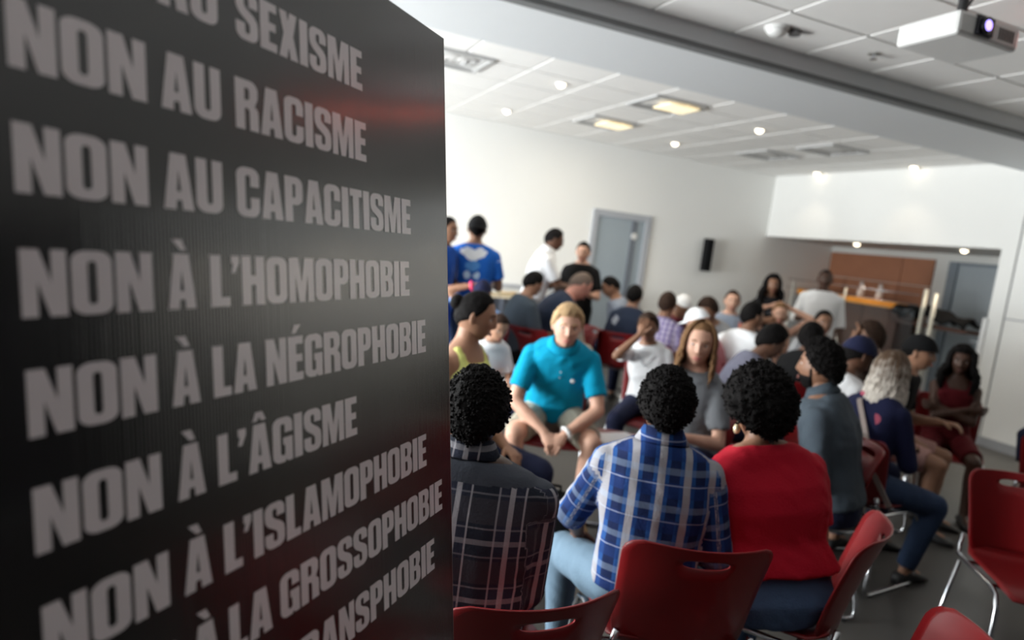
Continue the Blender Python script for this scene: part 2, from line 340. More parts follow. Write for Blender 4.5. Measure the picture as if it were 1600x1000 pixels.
# ------------------------------------------------------------------ banner with cut lettering
def banner():
    d = Vector((0.68513797, 0.72841332, 0)); u = Vector((-0.10389281, 0.0977205, 0.98977623)).normalized(); P0 = Vector((0.30456199, 1.2241188, 1.92145901))
    n = d.cross(u).normalized()           # faces the camera / the crowd
    if n.dot(CAM - P0) < 0: n = -n
    vb = -P0.z / u.z
    X, Y, Z = (-d, u, -n) if (-d).cross(u).dot(-n) > 0 else (d, u, n)
    base = P0 + u*vb + d*(-.40)
    root = empty('banner', base); sg = 1 if X == d else -1
    root.matrix_world = Matrix(((d.x, u.x, n.x, base.x), (d.y, u.y, n.y, base.y), (d.z, u.z, n.z, base.z), (0, 0, 0, 1)))
    tag(root, 'tall black corrugated board printed with white French NON slogans, leaning at the front', 'banner')
    m, nt, p = new_mat('banner_black'); tc = N(nt, 'ShaderNodeTexCoord'); s = N(nt, 'ShaderNodeSeparateXYZ'); nt.links.new(tc.outputs['Object'], s.inputs[0])
    nz = N(nt, 'ShaderNodeTexNoise'); nz.inputs['Scale'].default_value = 1.0
    mp = N(nt, 'ShaderNodeMapping'); mp.inputs['Scale'].default_value = (260, 3, 1); nt.links.new(tc.outputs['Object'], mp.inputs[0]); nt.links.new(mp.outputs[0], nz.inputs['Vector'])
    w = math_(nt, 'SINE', math_(nt, 'MULTIPLY', s.outputs[0], 2*math.pi/.0045))
    h = math_(nt, 'ADD', math_(nt, 'MULTIPLY', w, .5), nz.outputs[0])
    b = N(nt, 'ShaderNodeBump'); b.inputs['Strength'].default_value = .22; b.inputs['Distance'].default_value = .0004; nt.links.new(h, b.inputs['Height'])
    p.inputs['Base Color'].default_value = (.008, .007, .008, 1); p.inputs['Roughness'].default_value = .15; nt.links.new(b.outputs[0], p.inputs['Normal'])
    p.inputs['Specular IOR Level'].default_value = 1.0; p.inputs['IOR'].default_value = 1.6
    H = -vb
    MB().box((-.40, .004, -.008), (.40, H, 0)).build('board', m, root)
    e = MB()
    e.box((.400, .004, -.008), (.4012, H, 0)); e.build('board_edge', mat('board_edge', (.30, .22, .21), .5), root)
    MB().box((-.1, .01, -.30), (.1, .02, -.008)).build('foot', M_BLACKP, root)
    MB().tube([(0, .02, -.29), (0, 1.1, -.012)], .009, 8).build('prop', M_BLACKP, root)
    # --- condensed heavy capitals as outlines (cap height 1)
    S = .245
    def arc(cx, cy, rx, ry, a0, a1, k=6): return [(cx+rx*math.cos(math.radians(a0+(a1-a0)*i/k)), cy+ry*math.sin(math.radians(a0+(a1-a0)*i/k))) for i in range(k+1)]
    def rr(x0, y0, x1, y1, r, ry=None):
        ry = ry or r
        return arc(x1-r, y1-ry, r, ry, 0, 90) + arc(x0+r, y1-ry, r, ry, 90, 180) + arc(x0+r, y0+ry, r, ry, 180, 270) + arc(x1-r, y0+ry, r, ry, 270, 360)
    def rect(x0, y0, x1, y1): return [(x0, y0), (x1, y0), (x1, y1), (x0, y1)]
    G = {}
    G['I'] = (.26, [rect(0, 0, .26, 1)])
    G['L'] = (.45, [[(0,0),(.45,0),(.45,.18),(.25,.18),(.25,1),(0,1)]])
    G['E'] = (.47, [[(0,0),(.47,0),(.47,.18),(.25,.18),(.25,.42),(.44,.42),(.44,.59),(.25,.59),(.25,.82),(.47,.82),(.47,1),(0,1)]])
    G['T'] = (.50, [[(.125,0),(.375,0),(.375,.82),(.50,.82),(.50,1),(0,1),(0,.82),(.125,.82)]])
    G['H'] = (.60, [[(0,0),(.24,0),(.24,.41),(.36,.41),(.36,0),(.60,0),(.60,1),(.36,1),(.36,.60),(.24,.60),(.24,1),(0,1)]])
    G['N'] = (.60, [[(0,0),(.21,0),(.21,.52),(.36,0),(.60,0),(.60,1),(.39,1),(.39,.50),(.24,1),(0,1)]])
    G['M'] = (.80, [[(0,0),(.20,0),(.20,.62),(.31,0),(.49,0),(.60,.62),(.60,0),(.80,0),(.80,1),(.50,1),(.40,.45),(.30,1),(0,1)]])
    G['A'] = (.62, [[(0,0),(.24,0),(.255,.17),(.365,.17),(.38,0),(.62,0),(.47,1),(.15,1)], [(.27,.33),(.31,.72),(.35,.33)]])
    G['X'] = (.58, [[(0,0),(.24,0),(.29,.24),(.34,0),(.58,0),(.44,.52),(.56,1),(.33,1),(.29,.80),(.24,1),(.02,1),(.14,.52)]])
    G['O'] = (.60, [rr(0,0,.60,1,.22,.16), rr(.235,.16,.365,.84,.06,.06)])
    G['U'] = (.60, [[(0,1),(.24,1),(.24,.22)] + arc(.30,.22,.06,.06,180,360)[1:] + [(.36,1),(.60,1)] + arc(.38,.17,.22,.17,0,-90) + arc(.22,.17,.22,.17,270,180)])
    G['C'] = (.60, [arc(.38,.83,.22,.17,0,90) + arc(.22,.83,.22,.17,90,180) + arc(.22,.17,.22,.17,180,270) + arc(.38,.17,.22,.17,270,360) + [(.60,.40),(.365,.40)] + arc(.30,.20,.065,.05,0,-180) + arc(.30,.80,.065,.05,180,0) + [(.365,.62),(.60,.62)]])
    G['G'] = (.60, [arc(.38,.83,.22,.17,0,90) + arc(.22,.83,.22,.17,90,180) + arc(.22,.17,.22,.17,180,270) + [(.36,0),(.40,.06),(.44,0),(.60,0),(.60,.54),(.31,.54),(.31,.38),(.365,.38)] + arc(.30,.20,.065,.05,0,-180) + arc(.30,.80,.065,.05,180,0) + [(.365,.65),(.60,.65)]])
    G['P'] = (.56, [[(0,0),(.24,0),(.24,.38),(.34,.38)] + arc(.34,.55,.22,.17,-90,0) + arc(.34,.83,.22,.17,0,90) + [(0,1)], [(.24,.54),(.28,.54)] + arc(.28,.60,.05,.06,-90,0)[1:] + arc(.28,.78,.05,.06,0,90) + [(.24,.84)]])
    G['R'] = (.60, [[(0,0),(.24,0),(.24,.44),(.28,.44)] + arc(.28,.37,.08,.07,90,0) + [(.36,0),(.60,0),(.60,.34)] + arc(.46,.40,.13,.10,0,70)[1:] + [(.52,.55),(.58,.66)] + arc(.38,.82,.21,.18,0,90) + [(0,1)], [(.24,.60),(.30,.60)] + arc(.30,.66,.06,.06,-90,0)[1:] + arc(.30,.78,.06,.06,0,90) + [(.24,.84)]])
    G['B'] = (.60, [[(0,0),(.38,0)] + arc(.38,.17,.22,.17,-90,0)[1:] + [(.60,.36)] + arc(.48,.42,.10,.10,10,70) + [(.52,.56),(.58,.66)] + arc(.38,.82,.21,.18,0,90) + [(0,1)],
                    [(.24,.16),(.30,.16)] + arc(.30,.22,.06,.06,-90,0)[1:] + arc(.30,.38,.06,.06,0,90) + [(.24,.44)], [(.24,.59),(.29,.59)] + arc(.29,.65,.06,.06,-90,0)[1:] + arc(.29,.78,.06,.06,0,90) + [(.24,.84)]])
    G['S'] = (.58, [arc(.37,.83,.21,.17,0,90) + arc(.21,.83,.21,.17,90,180) + [(0,.70),(.02,.60),(.10,.50),(.30,.38),(.355,.32),(.355,.20)] + arc(.295,.19,.06,.05,0,-180) + [(.235,.34),(0,.34)] + arc(.21,.17,.21,.17,180,270) + arc(.37,.17,.21,.17,270,360) + [(.58,.32),(.56,.44),(.48,.53),(.28,.64),(.225,.70),(.225,.80)] + arc(.285,.81,.06,.05,180,0) + [(.345,.68),(.58,.68)]])
    G["'"] = (.20, [[(0,1),(.20,1),(.20,.86),(.10,.66),(.0,.66),(.05,.84),(0,.84)]])
    ACC = {'À': ('A', [(.12,1.26),(.33,1.26),(.42,1.07),(.29,1.07)]), 'É': ('E', [(.12,1.07),(.24,1.07),(.42,1.26),(.20,1.26)]), 'Â': ('A', [(.12,1.07),(.25,1.07),(.31,1.15),(.37,1.07),(.50,1.07),(.40,1.26),(.22,1.26)])}
    lettermat = mat('letter_print', (.88, .79, .81), .2, var=.04, scale=20, spec=1.0)
    lettermat.node_tree.nodes['Principled BSDF'].inputs['IOR'].default_value = 1.6
    tri_cache = {}
    def glyph_mesh(ch):
        if ch in tri_cache: return tri_cache[ch]
        base_ch = ACC[ch][0] if ch in ACC else ch
        wdt, cont = G[base_ch]; cont = list(cont) + ([ACC[ch][1]] if ch in ACC else [])
        cu = bpy.data.curves.new('g', 'CURVE'); cu.dimensions = '2D'; cu.fill_mode = 'BOTH'
        for c in cont:
            s_ = cu.splines.new('POLY'); s_.points.add(len(c)-1); s_.use_cyclic_u = True
            for i, q in enumerate(c): s_.points[i].co = (q[0], q[1], 0, 1)
        ob = bpy.data.objects.new('g', cu); C.objects.link(ob); dg = bpy.context.evaluated_depsgraph_get()
        me = bpy.data.meshes.new_from_object(ob.evaluated_get(dg)); bm = bmesh.new(); bm.from_mesh(me); bmesh.ops.triangulate(bm, faces=bm.faces[:])
        bm.verts.index_update(); r = (wdt, [v.co[:] for v in bm.verts], [[v.index for v in f_.verts] for f_ in bm.faces]); bm.free()
        bpy.data.objects.remove(ob); tri_cache[ch] = r; return r
    cap = .0555
    def word(mb, txt, u0, u1, v):
        ws = [glyph_mesh(ch)[0] for ch in txt]; gap = .055; tot = sum(ws) + gap*(len(txt)-1); sx = (u1-u0)/tot; x = u0
        for ch, wd in zip(txt, ws):
            _, V, F = glyph_mesh(ch)
            mb.add([(x + q[0]*sx + .40, (v - vb) + q[1]*cap, .0006) for q in V], F); x += (wd+gap)*sx
    rows = [(-.157, [('NON', -.746, -.621), ('AU', -.605, -.529), ('SEXISME', -.503, -.260)]),
            (-.257, [('NON', -.746, -.621), ('AU', -.605, -.529), ('RACISME', -.508, -.254)]),
            (-.355, [('NON', -.746, -.624), ('AU', -.607, -.531), ('CAPACITISME', -.511, -.130)]),
            (-.455, [('NON', -.746, -.624), ('À', -.607, -.572), ("L'HOMOPHOBIE", -.553, -.138)]),
            (-.553, [('NON', -.746, -.624), ('À', -.607, -.572), ('LA', -.554, -.490), ('NÉGROPHOBIE', -.474, -.087)]),
            (-.650, [('NON', -.746, -.624), ('À', -.605, -.570), ("L'ÂGISME", -.552, -.294)]),
            (-.750, [('NON', -.744, -.620), ('À', -.602, -.566), ("L'ISLAMOPHOBIE", -.548, -.092)]),
            (-.845, [('NON', -.744, -.616), ('À', -.596, -.559), ('LA', -.545, -.478), ('GROSSOPHOBIE', -.463, -.037)]),
            (-.942, [('NON', -.744, -.616), ('À', -.596, -.559), ('LA', -.545, -.478), ('TRANSPHOBIE', -.461, -.070)])]
    for v, ws in rows:
        mb = MB()
        for t_, a, b_ in ws: word(mb, t_, a, b_, v)
        mb.build('lettering', lettermat, root)
banner()

# ------------------------------------------------------------------ red shell chair
def panel(w_top, w_bot, h, r, hole, bend, nang=72, rings=7, th=.007):
    """rounded plate in the x/z plane (z 0..h) with an oval slot, then bent by bend(x, z) -> y"""
    cx, cz, hw, hh = hole
    def outer(a):
        # ray-march to a rounded trapezoid
        dx, dz = math.cos(a), math.sin(a); lo, hi = 0, 1.0
        for _ in range(24):
            m_ = (lo+hi)/2; x, z = cx+dx*m_, cz+dz*m_
            t = z/h; hwid = (w_bot + (w_top-w_bot)*t)/2
            qx = abs(x) - (hwid - r); qz = abs(z-h/2) - (h/2 - r)
            sd = math.hypot(max(qx, 0), max(qz, 0)) + min(max(qx, qz), 0) - r
            if sd < 0: lo = m_
            else: hi = m_
        return (cx+dx*lo, cz+dz*lo)
    O = []; I = []
    # sample angles denser sideways for the flat slot
    for i in range(nang):
        a = 2*math.pi*i/nang
        ox, oz = outer(a); O.append((ox, oz))
        # slot: rounded bar
        ix = cx + hw*math.copysign(abs(math.cos(a))**.6, math.cos(a)); iz = cz + hh*math.copysign(abs(math.sin(a))**.8, math.sin(a)); I.append((ix, iz))
    V = []; F = []; K = rings+1
    for side in (0, 1):
        for k in range(K):
            t = k/rings
            for i in range(nang):
                x = I[i][0]*(1-t)+O[i][0]*t; z = I[i][1]*(1-t)+O[i][1]*t
                V.append((x, bend(x, z) + (th/2 if side else -th/2), z))
    off = K*nang
    for k in range(rings):
        for i in range(nang):
            j = (i+1) % nang; a, b, c, d_ = k*nang+i, k*nang+j, (k+1)*nang+j, (k+1)*nang+i
            F.append((a, b, c, d_)); F.append((off+d_, off+c, off+b, off+a))
    for i in range(nang):
        j = (i+1) % nang
        F.append((j, i, off+i, off+j)); F.append((rings*nang+i, rings*nang+j, off+rings*nang+j, off+rings*nang+i))
    return V, F
def make_chair():
    root = empty('stacking_chair', (0, 0, 0))
    V, F = panel(.45, .40, .36, .055, (0, .312, .068, .014), lambda x, z: -.215 - .10*(z/.36)**1.3*1.0 + 1.45*x*x)
    V = [(x, y, z+.455) for x, y, z in V]; mesh_obj('backrest', V, F, M_RED, root, True)
    # seat pan with waterfall front and turned-up sides
    V = []; F = []; nx, ny = 14, 14
    for s_ in (0, 1):
        for j in range(ny+1):
            for i in range(nx+1):
                u = -1+2*i/nx; v = j/ny
                # squircle-ish corners
                y = -.20+.43*v; hw = .225*(1-.10*(1-v)) * (1-.16*max(0, abs(v-.5)*2-.75)**1.2*4)
                x = u*hw; z = .452 - .030*max(0, (v-.75)/.25)**2 + .012*u*u + .030*max(0, (.15-v)/.15)**1.5 - .008*(1-u*u)*math.sin(math.pi*v)
                V.append((x, y, z - (.008 if s_ else 0)))
    st = nx+1; off = (nx+1)*(ny+1)
    for j in range(ny):
        for i in range(nx):
            a = j*st+i; F.append((a, a+1, a+1+st, a+st)); F.append((off+a+st, off+a+1+st, off+a+1, off+a))
    for i in range(nx): F.append((i+1, i, off+i, off+i+1)); a = ny*st+i; F.append((a, a+1, off+a+1, off+a))
    for j in range(ny): a = j*st; F.append((a, a+st, off+a+st, off+a)); a = j*st+nx; F.append((a+st, a, off+a, off+a+st))
    mesh_obj('seat', V, F, M_RED, root, True)
    for s_ in (-1, 1):
        x = .215*s_; P = [(x*.93, -.222, .52), (x*.97, -.215, .47), (x, -.20, .432), (x, -.15, .425), (x, .10, .425), (x*1.02, .155, .41), (x*1.04, .185, .36), (x*1.10, .215, .06), (x*1.10, .205, .02), (x*1.10, .17, .012),
                         (x*1.10, -.20, .012), (x*1.10, -.235, .022), (x*1.09, -.24, .06), (x*1.02, -.17, .405)]
        MB().tube(P, .0105, 8).build('leg_frame', M_CHROME, root, True)
        for y in (-.19, .165): MB().cyl((x*1.10, y, 0), .016, .012, 10).build('glide', M_BLACKP, root)
    MB().tube([(-.213, -.12, .425), (.213, -.12, .425)], .009, 8).build('crossbar', M_CHROME, root)
    MB().tube([(-.213, .10, .425), (.213, .10, .425)], .009, 8).build('crossbar', M_CHROME, root)
    return root
CHAIR = make_chair(); chair_used = [False]
def place_chair(x, y, rz, label, group):
    if not chair_used[0]: o = CHAIR; chair_used[0] = True
    else: o = copy_tree(CHAIR)
    o.location = (x, y, 0); o.rotation_euler = (0, 0, rz); tag(o, label, 'chair', group); return o

# ------------------------------------------------------------------ people
def round_cone(mb, p0, r0, p1, r1, n=12, capflat=False, k=4):
    p0, p1 = Vector(p0), Vector(p1); d = (p1-p0); L = d.length; d.normalize()
    P = []; R = []
    if not capflat:
        for i in range(1, k+1): a = math.pi/2*i/k; P.append(p0 - d*(r0*math.cos(a))); R.append(max(r0*math.sin(a), 1e-4))
    else: P.append(p0); R.append(r0)
    for i in (1, 2): P.append(p0 + d*L*i/3); R.append(r0+(r1-r0)*i/3)
    if capflat != 2 and not (capflat == 1):
        for i in range(k, 0, -1): a = math.pi/2*i/k; P.append(p1 + d*(r1*math.cos(a))); R.append(max(r1*math.sin(a), 1e-4))
    else: P.append(p1); R.append(r1)
    mb.tube(P, R, n)
def sleeve(mb, p0, r0, p1, r1, n=14):
    """rounded start, flat open-looking end"""
    p0, p1 = Vector(p0), Vector(p1); d = (p1-p0).normalized(); P = []; R = []
    for i in range(1, 5): a = math.pi/2*i/4; P.append(p0 - d*(r0*math.cos(a))); R.append(max(r0*math.sin(a), 1e-4))
    for i in (1, 2, 3): P.append(p0.lerp(p1, i/3)); R.append(r0+(r1-r0)*i/3)
    mb.tube(P, R, n)
def loft(mb, rings, n=20, pw=2.3):
    """rings: (centre, right, fwd, halfwidth, halfdepth)"""
    V = []
    for c, r, f, w_, d_ in rings:
        for j in range(n):
            a = 2*math.pi*j/n; ca, sa = math.cos(a), math.sin(a)
            x = math.copysign(abs(ca)**(2/pw), ca)*w_; y = math.copysign(abs(sa)**(2/pw), sa)*d_
            V.append((c + r*x + f*y)[:])
    F = []
    for i in range(len(rings)-1):
        for j in range(n): F.append((i*n+j, i*n+(j+1) % n, (i+1)*n+(j+1) % n, (i+1)*n+j))
    F.append(tuple(range(n-1, -1, -1))); F.append(tuple(range((len(rings)-1)*n, len(rings)*n))); mb.add(V, F)
def remeshed(mb, vox, smooth=5):
    me = bpy.data.meshes.new('t'); me.from_pydata(mb.V, [], mb.F); me.update()
    bm = bmesh.new(); bm.from_mesh(me); bmesh.ops.recalc_face_normals(bm, faces=bm.faces[:]); bm.to_mesh(me); bm.free()
    o = bpy.data.objects.new('t', me); C.objects.link(o)
    r = o.modifiers.new('r', 'REMESH'); r.mode = 'VOXEL'; r.voxel_size = vox
    s_ = o.modifiers.new('s', 'SMOOTH'); s_.factor = .5; s_.iterations = smooth
    dg = bpy.context.evaluated_depsgraph_get(); me2 = bpy.data.meshes.new_from_object(o.evaluated_get(dg))
    nV = len(me2.vertices); V = np.empty(nV*3); me2.vertices.foreach_get('co', V); V = V.reshape(-1, 3)
    nn = np.empty(nV*3); me2.vertices.foreach_get('normal', nn); nn = nn.reshape(-1, 3)
    F = [tuple(p.vertices) for p in me2.polygons]
    bpy.data.objects.remove(o); bpy.data.meshes.remove(me); bpy.data.meshes.remove(me2)
    return V, nn, F
def sphere_dirs(nl, nt_):
    D = []; F = []
    D.append((0, 0, 1.0))
    for i in range(1, nt_):
        th = math.pi*i/nt_
        for j in range(nl): ph = 2*math.pi*j/nl; D.append((math.sin(th)*math.sin(ph), math.sin(th)*math.cos(ph), math.cos(th)))
    D.append((0, 0, -1.0))
    for j in range(nl): F.append((0, 1+j, 1+(j+1) % nl))
    for i in range(nt_-2):
        for j in range(nl): a = 1+i*nl; F.append((a+j, a+nl+j, a+nl+(j+1) % nl, a+(j+1) % nl))
    b = 1+(nt_-2)*nl; L = len(D)-1
    for j in range(nl): F.append((b+(j+1) % nl, b+j, L))
    return np.array(D), [tuple(reversed(f)) for f in F]
def sm(x, a, b): t = np.clip((x-a)/(b-a), 0, 1); return t*t*(3-2*t)
def head_surf(D, fem=False):
    nx, ny, nz = D[:, 0], D[:, 1], D[:, 2]
    x = .075*nx; y = np.where(ny > 0, .090*ny, .100*ny); z = .118*nz
    t = np.clip(-nz-.05, 0, 1); x = x*(1-(.34 if fem else .27)*t**1.4); y = np.where(ny < 0, y*(1-.5*np.clip(-nz-.15, 0, 1)), y*(1-.02*t))
    x = x*(1+.05*sm(nz, .0, .6)*(1-sm(nz, .6, 1)))
    fr = sm(ny, .25, .6)
    amp = np.interp(z, [-.044, -.036, -.027, .014, .03], [0, .015, .020, .005, 0]); wd = .0095 + .006*np.exp(-((z+.031)/.009)**2)
    dy = amp*np.exp(-(x/wd)**2) - .010*np.exp(-((np.abs(x)-.031)/.015)**2-((z-.006)/.012)**2) + .004*np.exp(-((z-.030)/.009)**2)*np.exp(-(x/.05)**4)
    dy += .007*np.exp(-(x/.022)**2-((z+.064)/.011)**2) - .004*np.exp(-(x/.022)**2-((z+.064)/.0028)**2) + .009*np.exp(-(x/.022)**2-((z+.100)/.015)**2)
    dy += .004*np.exp(-((np.abs(x)-.042)/.015)**2-((z+.022)/.018)**2)
    y = y + dy*fr
    return np.stack([x, y, z], 1)
def hairline(D, off=0):
    a = np.arccos(np.clip(D[:, 1]/np.maximum(1e-6, np.hypot(D[:, 0], D[:, 1])), -1, 1))
    thr = np.interp(a, [0, .8, 1.25, 1.65, math.pi], [.60, .54, .16, -.16, -.70]) + off
    return sm(D[:, 2], thr-.03, thr+.20)
def nz3(P, sc, seed=0): return np.array([noise.noise(Vector((p[0]*sc+seed, p[1]*sc, p[2]*sc))) for p in P])
def ik(S, T, a, b, pole):
    S, T = Vector(S), Vector(T); d = T-S; L = d.length; mx = (a+b)*.995
    if L > mx: T = S + d*(mx/L); d = T-S; L = mx
    d.normalize(); x = (a*a-b*b+L*L)/(2*L); h = math.sqrt(max(0, a*a-x*x)); p = Vector(pole); p = p - d*p.dot(d); p.normalize()
    return S + d*x + p*h, T
def rot(v, axis, deg): return Matrix.Rotation(math.radians(deg), 3, axis) @ v

STAND_N = [0]
def person(label, px, py, depth, rel, skin='dark', hair='short', hm=None, hh=.012, shirt=None, sleeve_len='short', trousers=None, legs='long', shoe='black',
           stand=False, lean=8, side=0, yaw=0, pitch=0, arms=('lap', 'lap'), fem=False, s=None, vox=.014, feet=None, collar=None, beard=False, cap=None,
           knees=.12, extras=None, group=None, chair=True, chair_label=None, twist=0, hairlen=.25, fold=.006, belly=0, feet_y=.40, widen=1.0, neck=.045, hem=.012, chair_rel=None, chair_at=None, name='person', lopen=True):
    if hair == 'short': hh *= .6
    if cap: hh = min(hh, .006)
    top = at(px, py, depth); ray = azim(px, py); az = math.atan2(ray.x, ray.y)    # clockwise from +Y
    heading = az + math.radians(rel)
    hd = -heading                                       # blender z rotation
    def skeleton(sc):
        K = {}; hz = (.915*sc + .0) if stand else (.455 + .085*sc)
        H = Vector((0, 0, hz)); K['H'] = H; R0 = Vector((1, 0, 0))
        ls = [0, .10, .20, .30, .38, .45, .50, .54]; P = [H]; 
        def dirn(l):
            a = math.radians(lean*(.65+.65*l/.54)); b_ = math.radians(side*(.6+.6*l/.54)); v = Vector((math.sin(b_), math.sin(a)*math.cos(b_), math.cos(a)*math.cos(b_))); return v.normalized()
        for i in range(1, len(ls)): P.append(P[-1] + dirn((ls[i]+ls[i-1])/2)*(ls[i]-ls[i-1])*sc)
        K['ls'] = ls; K['P'] = P; K['dir'] = [dirn(l) for l in ls]
        Rt = []; Ft = []
        for i, l in enumerate(ls):
            u = K['dir'][i]; r = rot(R0, 'Z', -twist*l/.54); r = (r - u*r.dot(u)).normalized(); Rt.append(r); Ft.append(u.cross(r))
        K['R'] = Rt; K['F'] = Ft
        nb = P[-1]; u = K['dir'][-1]; nu = (u*.75 + Vector((0, .10, .35))).normalized()
        # head frame
        hf = Matrix.Rotation(math.radians(-yaw), 3, 'Z') @ (Vector((0, 1, 0)) if not twist else rot(Vector((0, 1, 0)), 'Z', -twist)); hr = hf.cross(Vector((0, 0, 1))).normalized()
        hu = Matrix.Rotation(math.radians(pitch), 3, hr) @ Vector((0, 0, 1)); hf = hu.cross(hr); hu = (hu + Vector((math.sin(math.radians(side*.6)), 0, 0))).normalized(); hr = hf.cross(hu).normalized(); hf = hu.cross(hr)
        K['nt'] = nb + nu*neck*sc; K['hc'] = K['nt'] + hu*.075*sc + hf*.018*sc; K['hf'], K['hr'], K['hu'] = hf, hr, hu
        K['top'] = K['hc'] + hu*(.118+hh)*sc
        return K
    if s is None:
        lo, hi = .78, 1.22
        for _ in range(22):
            m_ = (lo+hi)/2
            if skeleton(m_)['top'].z < top.z: lo = m_
            else: hi = m_
        s = (lo+hi)/2
    K = skeleton(s); CHK.append((label[:34], round(s, 3), round(top.z, 2)))
    Rz = Matrix.Rotation(hd, 3, 'Z'); tw = Rz @ K['top']; org = Vector((top.x-tw.x, top.y-tw.y, 0))
    root = empty(name, org, hd); tag(root, label, 'person', group)
    H = K['H']; P = K['P']; R = K['R']; F = K['F']
    sw = (.148 if fem else .172)*s*widen
    SH = [P[5] + R[5]*sw*q - K['dir'][5]*.018*s for q in (-1, 1)]
    hipj = [H + R[0]*.088*s*q for q in (-1, 1)]
    # ---- legs
    LG = []
    for i, q in enumerate((-1, 1)):
        if feet: T_ = Vector(feet[i])
        elif stand: T_ = Vector((.10*q*s, -.02, .085))
        else: T_ = Vector(((knees+.03)*q, feet_y*s, .085))
        pole = (Vector((q*.02, 1, .0)) if stand else Vector((q*(knees-.09)*3.2, .5, 1)))
        kn, an = ik(hipj[i], T_, .43*s, .41*s, pole); LG.append((hipj[i], kn, an))
    # ---- arms
    AR = []; HD = []
    ua, fa = .285*s, .255*s
    for i, q in enumerate((-1, 1)):
        a = arms[i]; S_ = SH[i]; pole = Vector((q*.6, -1, -.5)); hdir = None; pn = None
        if a == 'lap': T_ = LG[i][0].lerp(LG[i][1], .62) + Vector((-q*.04, 0, .085)); 
        elif a == 'knee': T_ = LG[i][0].lerp(LG[i][1], .86) + Vector((-q*.02, 0, .085)); pole = Vector((q*.8, -.7, -.4))
        elif a == 'clasp': T_ = Vector((q*.055, LG[i][1].y+.01, LG[i][1].z+.03)); pole = Vector((q*1.2, -.3, -.2)); hdir = Vector((-q*.5, .55, -.55))
        elif a == 'down': T_ = S_ + Vector((q*.08, .04, -.52*s)); pole = Vector((q*.2, -1, 0))
        elif a == 'hold': T_ = S_ + Vector((-q*.06, .27*s, -.23*s)); pole = Vector((q*.5, -.4, -1)); hdir = Vector((-q*.2, 1, .1))
        elif a == 'cross': T_ = P[3] + F[3]*.16*s + R[3]*(-q*.10*s) + Vector((0, 0, .01*q)); pole = Vector((q, .2, -.8)); hdir = Vector((-q, .2, 0))
        elif a == 'chin': T_ = K['hc'] + K['hf']*.13*s - K['hu']*.02*s + K['hr']*q*.03; pole = Vector((q*.8, .4, -1)); hdir = (K['hu']*.9 - K['hf']*.5 - K['hr']*q*.2)
        elif a == 'up': T_ = K['hc'] + K['hr']*q*.10*s + K['hu']*.06*s - K['hf']*.02; pole = Vector((q, .3, .2)); hdir = Vector((-q, 0, .3))
        else: T_ = Vector(a[0]) if len(a[0]) == 3 else S_; pole = Vector(a[1]) if len(a) > 1 and a[1] else pole; hdir = Vector(a[2]) if len(a) > 2 and a[2] else None
        el, wr = ik(S_, T_, ua, fa, pole); AR.append((S_, el, wr)); HD.append(hdir)
    # ---- body mesh
    b = MB(); fw = fem
    W = dict(m=[.150, .148, .142, .160, .170, .172, .130, .072], f=[.168, .140, .124, .142, .148, .146, .108, .062])['f' if fem else 'm']
    Dp = dict(m=[.112, .105, .102, .113, .115, .098, .074, .062], f=[.118, .098, .092, .112, .110, .085, .066, .054])['f' if fem else 'm']
    W = [w_*(1+belly*.5) for w_ in W]; Dp = [d_*(1+belly) for d_ in Dp]
    rings = [(P[i], R[i], F[i], W[i]*s*widen, Dp[i]*s) for i in range(8)]
    rings = [(P[0]-K['dir'][0]*.085*s, R[0], F[0], W[0]*s*.75, Dp[0]*s*.8)] + rings
    loft(b, rings)
    round_cone(b, P[6], .062*s, K['nt']+K['hu']*.03*s, .052*s)
    round_cone(b, K['hc']-K['hu']*.02*s, .070*s, K['hc']+K['hu']*.02*s, .070*s)
    for i, q in enumerate((-1, 1)):
        S_, el, wr = AR[i]; fat = .9 if fem else 1
        round_cone(b, S_, .050*s*fat, S_.lerp(el, .5), .046*s*fat); round_cone(b, S_.lerp(el, .5), .048*s*fat, el, .039*s*fat)
        round_cone(b, el, .040*s*fat, el.lerp(wr, .35), .040*s*fat); round_cone(b, el.lerp(wr, .35), .040*s*fat, wr, .026*s*fat)
        h0, kn, an = LG[i]
        round_cone(b, h0, .088*s, h0.lerp(kn, .5), .074*s); round_cone(b, h0.lerp(kn, .5), .074*s, kn, .055*s)
        cm = kn.lerp(an, .3) + Vector((0, -.012*s, 0)); round_cone(b, kn, .053*s, cm, .055*s); round_cone(b, cm, .055*s, an, .036*s)
        round_cone(b, an + Vector((0, -.02, -.035)), .034*s, an + Vector((q*.01, .12*s, -.05)), .028*s)
    # palms + fingers
    fing = MB()
    for i, q in enumerate((-1, 1)):
        S_, el, wr = AR[i]; fd = HD[i].normalized() if HD[i] is not None else (wr-el).normalized()*.85
        if HD[i] is None: fd = (fd + Vector((0, .35, -.05))).normalized()
        inn = Vector((-q, 0, 0)); sidev = (inn - fd*inn.dot(fd))
        if sidev.length < .25: sidev = Vector((0, 0, 1)) - fd*fd.z
        sidev.normalize(); pn = sidev.cross(fd)*q; pn.normalize()      # palm faces
        if pn.z > 0 and arms[i] in ('lap', 'knee', 'down', 'hold', 'clasp'): pn = -pn
        kc = wr + fd*.085*s
        M3 = Matrix((sidev, fd, pn)).transposed()
        b.ball(wr + fd*.045*s, (.041*s, .055*s, .017*s), 2, M3)
